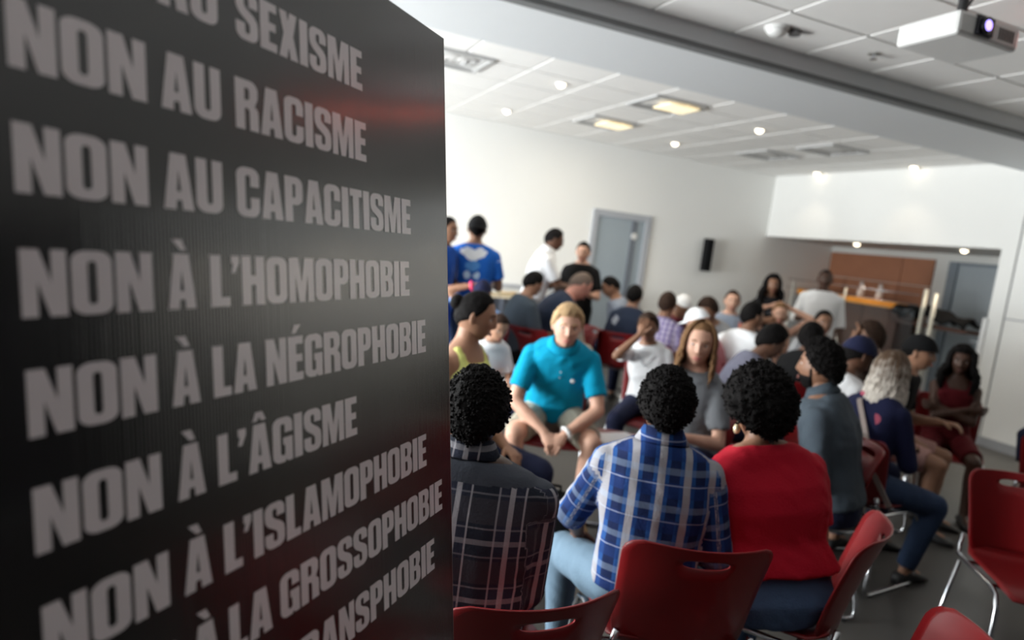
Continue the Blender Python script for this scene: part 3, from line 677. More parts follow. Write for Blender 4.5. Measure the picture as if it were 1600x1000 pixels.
        for k, (ox, ln) in enumerate(((.029, .068), (.010, .076), (-.010, .071), (-.028, .056))):
            p0 = kc + sidev*ox*s - fd*.006*s; c1 = 25+8*k*.5; d1 = (fd*math.cos(math.radians(c1)) + pn*math.sin(math.radians(c1))); c2 = c1+35; d2 = fd*math.cos(math.radians(c2)) + pn*math.sin(math.radians(c2)); c3 = c2+18; d3 = fd*math.cos(math.radians(c3)) + pn*math.sin(math.radians(c3))
            a1 = p0 + d1*ln*s*.48; a2 = a1 + d2*ln*s*.32; a3 = a2 + d3*ln*s*.24
            fing.tube([p0-d1*.01*s, p0, a1, a2, a2.lerp(a3, .7), a3], [.0075*s, .0092*s, .0085*s, .0078*s, .0062*s, .002*s], 7)
        t0 = wr + fd*.028*s + sidev*.030*s; td = (sidev*.75 + fd*.75 + pn*.35).normalized(); t1 = t0 + td*.036*s; t2 = t1 + (td*.6+fd*.5+pn*.3).normalized()*.030*s
        fing.tube([t0-td*.012*s, t0, t1, t1.lerp(t2, .7), t2], [.010*s, .0115*s, .0095*s, .0075*s, .002*s], 7)
    V, nn, FF = remeshed(b, vox, 5)
    mats = [SKIN[skin], LIPS[skin], EYEW, IRIS, hm or H_BLACK]
    allV = [tuple(v) for v in V]; allF = list(FF); mi = [0]*len(FF)
    def addp(Vp, Fp, m_):
        b0 = len(allV); allV.extend([tuple(v) for v in Vp]); allF.extend([tuple(i_+b0 for i_ in f_) for f_ in Fp]); mi.extend([m_]*len(Fp) if isinstance(m_, int) else m_)
    addp(fing.V, fing.F, 0)
    HM = Matrix((K['hr'], K['hf'], K['hu'])).transposed(); hc = K['hc']
    def hl(pts): A = np.array(HM); return (np.asarray(pts)*s) @ A.T + np.array(hc)
    hi = vox < .013
    D, HF = sphere_dirs(76 if hi else 44, 58 if hi else 34); Q = head_surf(D, fem)
    fm = 0
    addp(hl(Q), HF, fm)
    e = MB(); e.tube([(-.024, .0800, -.0635), (-.012, .0868, -.0605), (0, .0885, -.0615), (.012, .0868, -.0605), (.024, .0800, -.0635)], [.001, .0042, .0044, .0042, .001], 6)
    e.tube([(-.022, .0790, -.0655), (-.011, .0855, -.0695), (0, .0868, -.0705), (.011, .0855, -.0695), (.022, .0790, -.0655)], [.001, .0048, .0056, .0048, .001], 6); addp(hl(e.V), e.F, 1)
    e = MB()
    for q in (-1, 1): e.ball((q*.031, .0655, .006), (.0125, .012, .0068), 2)
    addp(hl(e.V), e.F, 2); e = MB()
    for q in (-1, 1): e.ball((q*.031, .0745, .006), (.0060, .0042, .0060), 1)
    addp(hl(e.V), e.F, 3); e = MB()
    for q in (-1, 1): e.tube([(q*.017, .088, .026), (q*.032, .083, .031), (q*.047, .070, .025)], [.0028, .0035, .002], 5)
    addp(hl(e.V), e.F, 4); e = MB()
    for q in (-1, 1): e.ball((q*.078, -.008, -.002), (.008, .017, .031), 2, Matrix.Rotation(q*.35, 3, 'Z'))
    addp(hl(e.V), e.F, 0)
    # all-in-one body mesh
    body = mesh_obj('body', allV, allF, mats, root, True, mi)
    # ---- hair
    hmat = hm or H_BLACK
    cuv = None
    if hair not in ('none',):
        nl, nt_ = (96, 72) if hi else (52, 40)
        D2, F2 = sphere_dirs(nl, nt_); Q2 = head_surf(D2, fem); m = hairline(D2, -.04 if hair == 'afro' else 0)
        thick = np.full(len(D2), hh)
        if hair == 'afro': thick = hh*(.80+.25*D2[:, 2]) ; Q2 = Q2*.25 + (D2*np.array([.078, .095, .115]))*.75
        if hair == 'long': thick = np.full(len(D2), hh*.35)
        nzv = nz3(D2, 9 if hair == 'afro' else 5, random.random()*50)
        thick = thick*(1+(.30 if hair != 'short' else .15)*nzv) + (nz3(D2, 26, 3)*.004 if hair in ('afro', 'curly') else nz3(D2, 18, 3)*.0012)
        if hair == 'combed':   # side-swept fringe
            thick = thick + .010*sm(D2[:, 1], .1, .8)*sm(D2[:, 2], .35, .7) + .003*np.sin(D2[:, 0]*46 + 3*D2[:, 2])*sm(D2[:, 2], .2, .6) + .003*nz3(D2, 14, 8); m = hairline(D2, -.05 - .07*np.clip(D2[:, 0]+.2, 0, 1)*np.clip(D2[:, 1], 0, 1))
        out = Q2 + D2*(thick*m - .016*(1-m))[:, None]
        hv = [tuple(v) for v in hl(out)]; hf_ = list(F2); cu_ = [(0.0 + .12*(1-d_[2]), 0, 0) for d_ in D2]
        ex = MB(); excu = []
        if hair in ('afro', 'curly', 'flat') and hi:
            idx = [k_ for k_ in range(len(D2)) if m[k_] > .6]
            for k_ in [random.choice(idx) for _ in range(1500)]:
                r_ = random.uniform(.0028, .0058); jt = np.array([random.uniform(-.004, .004) for _ in range(3)]); ex.ball(out[k_] + jt + D2[k_]*r_*.2, (r_, r_, r_*.9), 1)
        if hair == 'bun':
            ex.ball((0, -.105, .045), (.040, .036, .038), 3); ex.tube([(0, -.085, .03), (0, -.10, .04)], [.03, .036], 12)
        if hair == 'flat':  # high squared crop
            pass
        if hair in ('long', 'longcurl'):
            nlk = 210 if hi else 70; curl = hair == 'longcurl'
            for k_ in range(nlk):
                aa = random.uniform(1.05, 2*math.pi-1.05)
                L = hairlen*random.uniform(.75, 1.05); P_ = []; R_ = []; a_end = aa; k1 = random.uniform(6, 12); ph = random.uniform(0, 6.28); rr_ = random.uniform(1.02, 1.10)*(1+hh*3)
                th0 = random.uniform(.05, .9); wav = (.014 if curl else .007)
                if abs(math.pi-aa) > 1.4: L *= .95
                for t_ in range(6): th = th0+(1.75-th0)*t_/5; P_.append((math.sin(th)*math.sin(aa)*.080*rr_, math.sin(th)*math.cos(aa)*.100*rr_, math.cos(th)*.120*rr_)); 
                x0, y0_, z0 = P_[-1]
                for t_ in range(1, 9):
                    tt = t_/8; ww = wav*math.sin(k1*tt*2+ph); sp = 1 + (.42 if curl else .10)*math.sin(tt*2.6)
                    P_.append((x0*sp + ww, y0_*sp*(1-.0*tt) + wav*math.cos(k1*tt*2+ph), z0 - L*tt))
                w0 = (.015 if curl else (.0078 if hi else .010))*random.uniform(.8, 1.3); n_ = len(P_); R_ = [w0*(.5+.5*min(1, t_/4))*(1-.75*max(0, (t_/(n_-1)-.7)/.3)) for t_ in range(n_)]
                nb_ = len(ex.V); ex.tube(P_, R_, 5)
                acc = 0
                for t_ in range(n_):
                    if t_: acc += math.dist(P_[t_], P_[t_-1])
                    excu += [(acc+.02, 0, 0)]*5
        if ex.V:
            b0 = len(hv); hv += [tuple(v) for v in hl(ex.V)]; hf_ += [tuple(i_+b0 for i_ in f_) for f_ in ex.F]
            cu_ += excu if excu else [(.1, 0, 0)]*len(ex.V)
        ho = mesh_obj('hair', hv, hf_, hmat, root, True)
        at_ = ho.data.attributes.new('cu', 'FLOAT_VECTOR', 'POINT'); at_.data.foreach_set('vector', np.array(cu_, dtype=np.float32).ravel())
    if beard:
        D2, F2 = sphere_dirs(60, 44); Q2 = head_surf(D2, fem); a = np.arccos(np.clip(D2[:, 1]/np.maximum(1e-6, np.hypot(D2[:, 0], D2[:, 1])), -1, 1))
        m = sm(-D2[:, 2], .30+.0*a, .48)*(1-sm(a, 1.35, 1.6)); m = np.maximum(m*(1-np.exp(-(Q2[:, 0]/.022)**2-((Q2[:, 2]+.064)/.012)**2)), .8*np.exp(-(Q2[:, 0]/.028)**2-((Q2[:, 2]+.046)/.006)**2)*(Q2[:, 1] > .05))
        m = np.maximum(m, .8*sm(-D2[:, 2], -.05, .1)*np.exp(-((a-1.4)/.15)**2))
        out = Q2 + D2*(.009*m - .012*(1-m) + nz3(D2, 30)*.002)[:, None]; mesh_obj('beard', hl(out), F2, hmat, root, True)
    if cap:
        cm_, bd = cap[0], cap[1] if len(cap) > 1 else 0   # colour material, brim yaw
        D2, F2 = sphere_dirs(40, 30); out = D2*np.array([.094, .117, .130+hh*.5]); keep = out[:, 2] > .022
        out[:, 2] = np.maximum(out[:, 2], .025); mb = MB(); mb.V = [tuple(v) for v in out]; mb.F = list(F2); mb.M = [0]*len(F2)
        co = mesh_obj('cap', hl(mb.V), mb.F, cm_, root, True)
        if bd is not None:
            V_ = []; F_ = []; n_ = 12
            for sd in (0, .004):
                for r_ in (0, 1):
                    for j in range(n_+1):
                        a = math.radians(-62+124*j/n_); rad = 1+(.62*math.cos(a*.8) if r_ else 0)
                        v_ = Vector((math.sin(a)*.088*(1+.1*r_), math.cos(a)*.108*rad, .030-.012*r_ + sd - .01*abs(math.sin(a))*r_)); V_.append((Matrix.Rotation(math.radians(bd), 3, 'Z') @ v_)[:])
            q_ = n_+1
            for j in range(n_): F_ += [(j, j+1, q_+j+1, q_+j), (2*q_+q_+j, 2*q_+q_+j+1, 2*q_+j+1, 2*q_+j), (q_+j, q_+j+1, 3*q_+j+1, 3*q_+j)]
            mesh_obj('brim', hl(V_), F_, cm_, co, True)
    # ---- shirt
    def clothuv(V, nn_):
        V = np.asarray(V); best = np.full(len(V), 1e9); out = np.zeros((len(V), 3))
        Pn = np.array([list(p) for p in P]); ax = Pn[-1]-Pn[0]; L = np.linalg.norm(ax); ax = ax/L
        t = np.clip((V-Pn[0])@ax, -.2, L); proj = Pn[0]+t[:, None]*ax; r_ = np.array(R[4]); f_ = np.array(F[4])
        # follow the bent spine
        tt = np.linspace(0, 1, len(Pn)); cx = np.stack([np.interp(t/L, tt, Pn[:, k_]) for k_ in range(3)], 1)
        rel_ = V-cx; lx = rel_@r_; ly = rel_@f_; dist = np.sqrt((lx/ (.17*s))**2+(ly/(.12*s))**2)*.14*s-.14*s
        ang = np.arctan2(lx, -ly); out[:, 0] = ang*.15*s; out[:, 1] = t
        # on the back use the straight sideways distance so stripes stay parallel
        out[:, 0] = np.where(np.abs(ang) < 1.35, lx*1.12, np.sign(ang)*(.17*s*1.12+(np.abs(ang)-1.35)*.12*s))
        out[:, 2] = np.where(t > .478*s, 1.0, 0.0); best = dist
        for i in range(2):
            a0, a1, a2 = [np.array(list(v)) for v in AR[i]]
            for (p0, p1, o_) in ((a0, a1, 0), (a1, a2, .29)):
                d_ = p1-p0; Ld = np.linalg.norm(d_); d_ = d_/Ld; q = V-p0; tt_ = np.clip(q@d_, 0, Ld); rr_ = q-tt_[:, None]*d_; ds = np.linalg.norm(rr_, axis=1)-.05*s
                e1 = np.cross(d_, [0, -1, .2]); e1 /= np.linalg.norm(e1); e2 = np.cross(d_, e1); an_ = np.arctan2(rr_@e1, rr_@e2)
                mk = (ds < best) & ((q@d_) > .03) if o_ == 0 else ds < best
                out[mk, 0] = (an_*.055)[mk]; out[mk, 1] = (.45-tt_-o_)[mk]; out[mk, 2] = .3; best = np.where(mk, ds, best)
        return out
    def folds(V, nn_, amp, sc=14):
        if amp <= 0: return V
        sd = random.random()*90; h = np.array([noise.noise(Vector((v[0]*sc*.8+sd, v[1]*sc*.8, v[2]*sc*.35+sd)))+.5*noise.noise(Vector((v[0]*sc*.6, v[1]*sc*2+sd, v[2]*sc*2.0+v[0]*20))) for v in V]); return V + nn_*(np.maximum(h, -.12)*amp)[:, None]
    if shirt is not None:
        b = MB(); inf = .014*s
        rg = []
        for i in range(8):
            ww = (W[i]*s*widen+inf+(.008 if i < 4 else 0)); dd = Dp[i]*s+inf+(.006 if i < 4 else 0)
            if i == 6: ww += .006; dd += .014
            if i == 7: ww += .006; dd += .012
            rg.append((P[i] + (K['dir'][i]*-.012*s if i == 7 else Vector()), R[i], F[i], ww, dd))
        rg = [(P[0]+K['dir'][0]*(-.06 if stand else hem)*s, R[0], F[0], rg[0][3]*1.0, rg[0][4]*1.0)] + ([] if stand else [r_ for r_, l_ in zip(rg, K['ls']) if l_ > hem+.03]) + (rg if stand else [])
        if sleeve_len == 'tank': rg = rg[:-3] + [(P[4].lerp(P[5], .9), R[5], F[5], W[4]*s+inf-.048, Dp[4]*s+inf-.006)]
        loft(b, rg)
        for i, q in enumerate((-1, 1)):
            S_, el, wr = AR[i]; fat = .92 if fem else 1
            if sleeve_len == 'tank':
                b.tube([P[4] + R[4]*q*.085*s + F[4]*(.10*s), P[6] + R[5]*q*.082*s + F[4]*.02*s, P[5] + R[4]*q*.085*s - F[4]*.09*s, P[4] + R[4]*q*.07*s - F[4]*.10*s], [.032*s, .026*s, .032*s, .032*s], 8)
            elif sleeve_len == 'short':
                e_ = S_.lerp(el, .72); sleeve(b, S_-R[5]*q*.012, .062*s*fat, e_, .063*s*fat)
            elif sleeve_len == 'elbow':
                sleeve(b, S_-R[5]*q*.012, .063*s*fat, el, .058*s*fat); sleeve(b, el, .058*s*fat, el.lerp(wr, .2), .056*s*fat)
            else:
                sleeve(b, S_-R[5]*q*.012, .063*s*fat, el, .055*s*fat); sleeve(b, el, .056*s*fat, el.lerp(wr, .93), .040*s*fat)
        V, nn, FF = remeshed(b, max(vox*.9, .008), 4); uvw = clothuv(V, nn); V = folds(V, nn, fold)
        so = mesh_obj('tank_top' if sleeve_len == 'tank' else 'shirt', V, FF, shirt, root, True)
        a_ = so.data.attributes.new('cu', 'FLOAT_VECTOR', 'POINT'); a_.data.foreach_set('vector', uvw.astype(np.float32).ravel())
        if collar:
            u = (P[7]-P[5]).normalized(); mb = MB(); cc = P[7]+u*.002*s; n_ = 22; r_ = R[6]; f_ = F[6]
            for k_, (dz, rr_) in enumerate(((0, .066), (.034, .058), (.037, .064), (-.016, .092), (-.022, .084))):
                for j in range(n_): a = 2*math.pi*j/n_; mb.V.append((cc + r_*math.cos(a)*rr_*s*1.05 + f_*math.sin(a)*rr_*s*.95 + u*(dz*s + .010*math.sin(a)*-1))[:])
            for k_ in range(5):
                for j in range(n_): mb.F.append((k_*n_+j, k_*n_+(j+1) % n_, ((k_+1) % 5)*n_+(j+1) % n_, ((k_+1) % 5)*n_+j))
            mb.M = [0]*len(mb.F); co_ = mb.build('collar', collar, root, True)
            at2 = co_.data.attributes.new('cu', 'FLOAT_VECTOR', 'POINT'); at2.data.foreach_set('vector', np.array([(v[0]*1.1, v[2], 0) for v in mb.V], dtype=np.float32).ravel())
    if trousers is not None:
        b = MB(); inf = .012*s
        rg = [(P[0]-K['dir'][0]*.085*s, R[0], F[0], W[0]*s*.8+inf, Dp[0]*s*.8+inf)] + [(P[i], R[i], F[i], W[i]*s*widen+inf*.7, Dp[i]*s+inf*.7) for i in range(3)]
        loft(b, rg)
        for i, q in enumerate((-1, 1)):
            h0, kn, an = LG[i]
            if legs == 'long':
                sleeve(b, h0, .099*s, kn, .074*s); sleeve(b, kn, .074*s, an+Vector((0, 0, .01)), .052*s)
            elif legs == 'capri': sleeve(b, h0, .099*s, kn, .072*s); sleeve(b, kn, .070*s, kn.lerp(an, .45), .064*s)
            else: sleeve(b, h0, .100*s, h0.lerp(kn, .86), .080*s)
        V, nn, FF = remeshed(b, max(vox*.95, .009), 4); V = folds(V, nn, fold*.9); mesh_obj('trousers' if legs == 'long' else 'shorts', V, FF, trousers, root, True)
    for i, q in enumerate((-1, 1)):
        h0, kn, an = LG[i]; mb = MB(); fd = Vector((q*.12, 1, 0)).normalized(); rt = fd.cross(Vector((0, 0, 1)))
        base = an + Vector((0, 0, -.085)); base.z = max(0.0, base.z)
        rg = []
        for t_, w_, h_ in ((-.075, .024, .045), (-.06, .034, .065), (0, .038, .085), (.06, .042, .070), (.12, .048, .050), (.165, .044, .036), (.195, .024, .022)):
            rg.append((base + fd*t_*s + Vector((0, 0, h_*s*.5+.002)), rt, Vector((0, 0, 1)), w_*s, h_*s*.5))
        loft(mb, rg, 14, 2.6); mb.build('shoe', M_SHOE[shoe], root, True)
    if extras: extras(dict(root=root, K=K, AR=AR, LG=LG, hl=hl, s=s, P=P, R=R, F=F, W=W, Dp=Dp))
    if chair and not stand:
        cdl = chair_label or None
        ch = hd if chair_rel is None else -(az + math.radians(chair_rel)); q = Matrix.Rotation(ch, 3, 'Z') @ Vector((0, .095, 0)); cx_, cy_ = org.x+q.x, org.y+q.y
        if chair_at: rr_ = azim(*chair_at); qq = CAM + rr_*((.815-CAM.z)/rr_.z) + Matrix.Rotation(ch, 3, 'Z') @ Vector((0, .31, 0)); cx_, cy_ = qq.x, qq.y
        if chair_at: B_ = CAM + rr_*((.815-CAM.z)/rr_.z); dx_, dy_ = org.x+(Rz@Vector((0, .03, 0))).x-B_.x, org.y+(Rz@Vector((0, .03, 0))).y-B_.y; CHK.append(('chair', label[:25], 'ideal rel', round(math.degrees(math.atan2(dx_, dy_)-az)), 'dist', round(math.hypot(dx_, dy_), 2), 'now', chair_rel))
        place_chair(cx_, cy_, ch, cdl or 'red shell chair under the ' + label, 'red stacking chairs in the circle')
    return root
CHK = []
# ------------------------------------------------------------------ cloth materials
NAVY = cloth('navy_cloth', (.016, .020, .050)); BLACKC = cloth('black_cloth', (.006, .006, .007)); WHITEC = cloth('white_cloth', (.84, .85, .87), .04)
TURQ = cloth('turquoise_pique', (.0, .30, .50), .05); KHAKI = cloth('khaki_cloth', (.40, .38, .31)); REDT = cloth('red_cotton', (.42, .006, .022), .06)
SLATE = cloth('slate_blue_cloth', (.060, .078, .098)); DENM = denim('mid_denim', (.075, .125, .23)); GREYT = cloth('grey_marl', (.165, .175, .19)); JEAN = denim('light_denim', (.15, .225, .30)); JEAND = denim('dark_denim', (.040, .066, .13))
YELLOW = cloth('yellow_cloth', (.72, .74, .24)); BLUEGREY = cloth('blue_grey_cloth', (.27, .31, .39)); PEACH = cloth('peach_cloth', (.62, .36, .26)); BEIGE = cloth('beige_cloth', (.42, .40, .34))
MAUVE = cloth('grey_mauve_cloth', (.15, .15, .20)); REDD = cloth('deep_red_cloth', (.10, .006, .010)); PINKS = cloth('pale_pink_cloth', (.52, .30, .27)); GREYTR = cloth('grey_trouser', (.30, .30, .31)); BROWNC = cloth('dark_brown_cloth', (.055, .035, .028)); MAROON = cloth('maroon_cloth', (.16, .03, .04))
CYANL = cloth('pale_blue_cloth', (.22, .36, .66)); NAVYCAP = cloth('navy_cap_cloth', (.014, .017, .050)); BLUEJ = cloth('royal_blue_cloth', (.02, .08, .42))
PD = plaid_dark(); PB = plaid_blue(); PL = plaid_lilac(); FL = floral()
TEEPRINT = printed('blue_tee_print', (.015, .12, .50), [(-.068, .475, .075, .040, (.85, .87, .90)), (.066, .475, .078, .040, (.85, .87, .90)), (.0, .435, .085, .038, (.85, .87, .90)), (0, .35, .08, .05, (.10, .30, .68)), (-.045, .26, .036, .036, (.60, .78, .95)), (.055, .26, .036, .036, (.60, .78, .95))])
JERSEY = printed('blue_jersey_print', (.012, .075, .36), [(-.17, .26, .10, .12, (.62, .63, .68)), (.0, .15, .3, .05, (.01, .01, .015)), (.19, .26, .035, .2, (.01, .01, .015)), (-.33, .26, .035, .2, (.01, .01, .015))])
BLACKPR = printed('black_tee_print', (.012, .012, .014), [(-.27, .33, .05, .05, (.50, .54, .60)), (-.27, .22, .03, .07, (.45, .50, .58)), (-.27, .08, .07, .05, (.12, .34, .48)), (.27, .33, .05, .05, (.50, .54, .60))])
NAVYPR = printed('navy_tee_print', (.022, .032, .060), [(-.14, .36, .04, .05, (.35, .38, .45))])

def bracelet(arm, col=None, r=.034, w=.012):
    def fn(c):
        S_, el, wr = c['AR'][arm]; d = (wr-el).normalized(); mb = MB(); a = d.orthogonal().normalized(); b = d.cross(a)
        mb.tube([wr - d*.02 + (a*math.cos(t) + b*math.sin(t))*r*c['s'] for t in [2*math.pi*i/14 for i in range(14)]], w, 6, closed=True); mb.build('wristband', col or M_WHITEP, c['root'], True)
    return fn
def earring(c):
    mb = MB(); mb.tube(c['hl']([(-.080, -.005, -.032), (-.082, -.005, -.046)]), .0015, 5); mb.ball(c['hl']([(-.083, -.005, -.062)])[0], (.012, .012, .018), 2)
    mb.build('earring', mat('pearl_gold', (.70, .58, .38), .25, .3), c['root'], True)
def bagstrap(c):
    P, F, R = c['P'], c['F'], c['R']; s = c['s']
    pts = [P[6]-F[5]*.02*s-R[5]*.06, P[5]-F[5]*.115*s-R[5]*.05, P[3]-F[3]*.155*s+R[3]*.05, P[1]-F[1]*.16*s+R[1]*.15, P[0]-F[0]*.10*s+R[0]*.25+Vector((0, 0, -.06))]
    mb = MB()
    for k in range(len(pts)-1):
        a, b_ = pts[k], pts[k+1]; d = (b_-a).normalized(); sd = d.cross(F[3]).normalized()*.013; o = F[3]*.004
        mb.add([(a-sd-o)[:], (a+sd-o)[:], (b_+sd-o)[:], (b_-sd-o)[:], (a-sd+o)[:], (a+sd+o)[:], (b_+sd+o)[:], (b_-sd+o)[:]], [(0,1,2,3),(7,6,5,4),(0,4,5,1),(1,5,6,2),(2,6,7,3),(3,7,4,0)])
    mb.build('bag_strap', mat('tan_strap', (.30, .24, .22), .6), c['root'])
def necklace(col):
    def fn(c):
        P, F, R = c['P'], c['F'], c['R']; s = c['s']; mb = MB()
        pts = [P[6]-R[6]*.07*s+F[6]*.03*s, P[5]-R[5]*.06*s+F[5]*.105*s, P[4]+F[4]*.145*s, P[5]+R[5]*.06*s+F[5]*.105*s, P[6]+R[6]*.07*s+F[6]*.03*s]
        mb.tube(pts, .004, 6); mb.build('necklace', col, c['root'], True)
    return fn
def coral_strap(c):
    P, F, R = c['P'], c['F'], c['R']; s = c['s']; mb = MB()
    mb.tube([P[6]-R[6]*.10*s-F[6]*.03, P[5]-R[5]*.11*s+F[5]*.09*s, P[3]-R[3]*.115*s+F[3]*.14*s, P[1]-R[1]*.13*s+F[1]*.13*s], .016, 8); mb.build('strap', cloth('coral_cloth', (.62, .18, .13)), c['root'], True)
def placket(c):
    P, F = c['P'], c['F']; s = c['s']; mb = MB()
    for t in (.2, .8): mb.ball(P[5].lerp(P[4], t) + F[4]*.125*s, .005, 1)
    mb.build('shirt_button', M_WHITEP, c['root'], True)
    mb = MB(); mb.ball(P[4] + F[4]*.128*s - c['R'][4]*.075*s, (.014, .006, .012), 2); mb.build('chest_emblem', M_WHITEP, c['root'], True)
def both(*fs):
    def fn(c):
        for f in fs: f(c)
    return fn

G = 'people sitting in the discussion circles'
# --- nearest row, seen from behind
person('man in black and white plaid shirt seen from behind beside the banner', 752, 573, 1.76, 8, skin='deep', hair='flat', hh=.022, shirt=PD, sleeve_len='long', trousers=NAVY, lean=5, arms=('lap', 'lap'), vox=.010, collar=PD, widen=1.32, neck=.03, chair_rel=-22, chair_at=(866, 950), group=G, chair_label='nearest red chair back with a slot, behind the black plaid shirt man', fold=.007)
person('man in blue and white plaid shirt with short curly hair, back turned', 1050, 573, 2.12, -8, skin='dark', hair='afro', hh=.026, shirt=PB, sleeve_len='elbow', trousers=JEAN, lean=3, arms=('knee', 'lap'), vox=.010, collar=PB, widen=1.06, neck=.03, chair_rel=-20, chair_at=(1112, 862), knees=.20, group=G, chair_label='red chair back behind the blue plaid shirt man, low middle', fold=.008)
person('woman with a round afro, red T-shirt and blue jeans', 1190, 568, 2.28, -28, skin='brown', hair='afro', hh=.062, shirt=REDT, sleeve_len='short', trousers=DENM, lean=14, arms=('lap', 'lap'), vox=.010, fem=True, belly=.12, widen=1.34, group=G, extras=earring, chair_rel=-80, chair_at=(1392, 828), side=-7, hem=.10, neck=.03, chair_label='red chair seen edge-on under the red T-shirt woman', fold=.009, pitch=-4)
person('bearded man in slate blue shirt turned in profile to the left', 1288, 528, 3.2, -80, skin='brown', hair='afro', hh=.026, shirt=SLATE, sleeve_len='long', trousers=NAVY, lean=16, arms=('lap', 'lap'), vox=.011, beard=True, yaw=4, collar=SLATE, group=G, chair_label='red chair under the bearded man in slate blue', fold=.009, widen=1.25, chair_rel=-114, chair_at=(1366, 692))
# --- facing people in the middle
person('blond man in turquoise polo and khaki shorts leaning forward with clasped hands', 892, 473, 3.8, 176, skin='light', hair='combed', hm=H_BLOND, hh=.016, shirt=TURQ, sleeve_len='short', trousers=KHAKI, legs='short', lean=30, arms=('clasp', 'clasp'), vox=.0105, knees=.16, collar=TURQ, pitch=-6, yaw=-4, extras=both(bracelet(0, None), placket), group=G, chair_label='red chair under the man in the turquoise polo', fold=.010, widen=1.04, shoe='tan')
person('woman with long light brown hair in grey T-shirt facing the group', 1100, 500, 3.5, -158, skin='light', hair='long', hm=H_LBROWN, hh=.016, hairlen=.20, shirt=GREYT, sleeve_len='short', trousers=NAVY, lean=14, arms=('hold', 'lap'), fem=True, vox=.011, yaw=-24, side=-4, group=G, chair_label='red chair under the woman in the grey T-shirt', fold=.008)
person('woman in yellow tank top with dark hair pinned up, in profile', 755, 455, 3.2, 124, skin='tan', hair='bun', hm=H_BLACK, hh=.008, shirt=YELLOW, sleeve_len='tank', trousers=NAVY, lean=3, arms=('lap', 'lap'), fem=True, vox=.011, yaw=-30, pitch=-8, group=G, chair_label='red chair under the woman in the yellow tank top')
person('woman in white shirt resting her forehead on her hand', 1014, 487, 4.7, -172, skin='brown', hair='short', hm=H_DBROWN, hh=.022, shirt=WHITEC, sleeve_len='short', trousers=NAVY, lean=14, arms=('lap', 'chin'), fem=True, vox=.012, pitch=-10, side=6, group=G, extras=necklace(M_CHROME), chair_label='red chair under the woman holding her forehead')
# --- right side
person('woman with long bleached hair and dark roots in navy floral top', 1402, 545, 3.65, 28, skin='tan', hair='long', hm=H_BLEACH, hh=.034, hairlen=.27, shirt=FL, sleeve_len='elbow', trousers=JEAND, feet_y=.30, lean=14, arms=('knee', 'hold'), fem=True, vox=.011, group=G, extras=bagstrap, chair_label='red chair back behind the woman with bleached hair', knees=.18, pitch=-8)
person('person in black cap and black T-shirt in profile with pale pink shorts', 1441, 524, 4.5, 96, skin='tan', hair='short', cap=(BLACKC, None), shirt=BLACKC, sleeve_len='short', trousers=PINKS, legs='short', lean=16, arms=('hold', 'lap'), vox=.012, group=G, chair_label='red chair under the person in the black cap')
person('woman with long curly black hair in red dress with folded arms', 1508, 537, 4.9, 172, skin='deep', hair='longcurl', hh=.036, hairlen=.24, shirt=REDD, sleeve_len='tank', trousers=REDD, legs='short', lean=6, arms=('cross', 'cross'), fem=True, vox=.012, group=G, yaw=8, chair_label='red chair under the woman with folded arms by the right wall')
person('man in navy baseball cap and white T-shirt between two groups', 1352, 527, 4.1, 55, skin='dark', hair='short', cap=(NAVYCAP, 0), shirt=WHITEC, sleeve_len='short', trousers=NAVY, lean=16, arms=('lap', 'lap'), pitch=-12, group=G, vox=.012, chair_label='red chair under the man in the navy cap')
person('person with black hair cut off by the right edge', 1622, 618, 4.2, 10, skin='dark', hair='afro', hh=.03, shirt=NAVY, trousers=NAVY, lean=10, side=-26, arms=('lap', 'lap'), group=G, chair_label='red chair at the right edge under the half-seen person')
# --- second rank
person('man bowing his head with dark hair and grey mauve T-shirt', 1222, 508, 4.5, 62, skin='dark', hair='afro', hh=.02, shirt=MAUVE, trousers=NAVY, lean=24, arms=('lap', 'knee'), pitch=-24, group=G, chair_label='red chair under the man in grey mauve')
person('person in black hooded top behind the bearded man', 1272, 502, 5.2, 30, skin='dark', hair='afro', hh=.03, shirt=BLACKC, sleeve_len='long', trousers=BLACKC, lean=14, arms=('lap', 'lap'), group=G, chair_label='red chair under the person in the black top')
person('man in plain white shirt with black hair, back towards the front', 1180, 470, 5.6, 28, skin='brown', hair='short', hh=.016, shirt=WHITEC, sleeve_len='elbow', trousers=NAVY, lean=12, arms=('lap', 'lap'), yaw=25, group=G, widen=1.08, chair_label='red chair under the man in the plain white shirt')
person('person with dark curly hair bent in front of the brown counter', 1364, 500, 5.4, -100, skin='brown', hair='afro', hh=.03, hm=H_DBROWN, shirt=BROWNC, trousers=NAVY, lean=18, arms=('chin', 'lap'), group=G, chair_label='red chair in front of the brown counter')
person('man with short dark hair seated in front of the standing white T-shirt', 1290, 484, 6.2, 160, skin='brown', hair='short', hh=.012, shirt=GREYTR, trousers=NAVY, lean=16, arms=('lap', 'lap'), group=G, chair_label='red chair below the standing man in white T-shirt')
person('person in peach sleeveless top with both hands at the head', 1222, 472, 7.2, 170, skin='light', hair='short', hh=.012, hm=H_LBROWN, shirt=PEACH, sleeve_len='tank', trousers=NAVY, lean=12, arms=('up', 'up'), fem=True, group=G, pitch=-14, chair_label='red chair under the person in peach')
person('man in blue grey T-shirt with coral strap against the far wall', 1147, 453, 7.4, 176, skin='light', hair='short', hh=.014, hm=H_DBROWN, shirt=BLUEGREY, trousers=NAVY, lean=6, arms=('lap', 'lap'), group=G, extras=coral_strap, chair_label='red chair under the man with the coral strap')
person('person in lilac plaid shirt with dark hair, back turned', 1046, 455, 6.3, 22, skin='brown', hair='short', hh=.022, hm=H_DBROWN, shirt=PL, sleeve_len='short', trousers=NAVY, lean=10, arms=('lap', 'lap'), group=G, chair_label='red chair under the lilac plaid shirt')
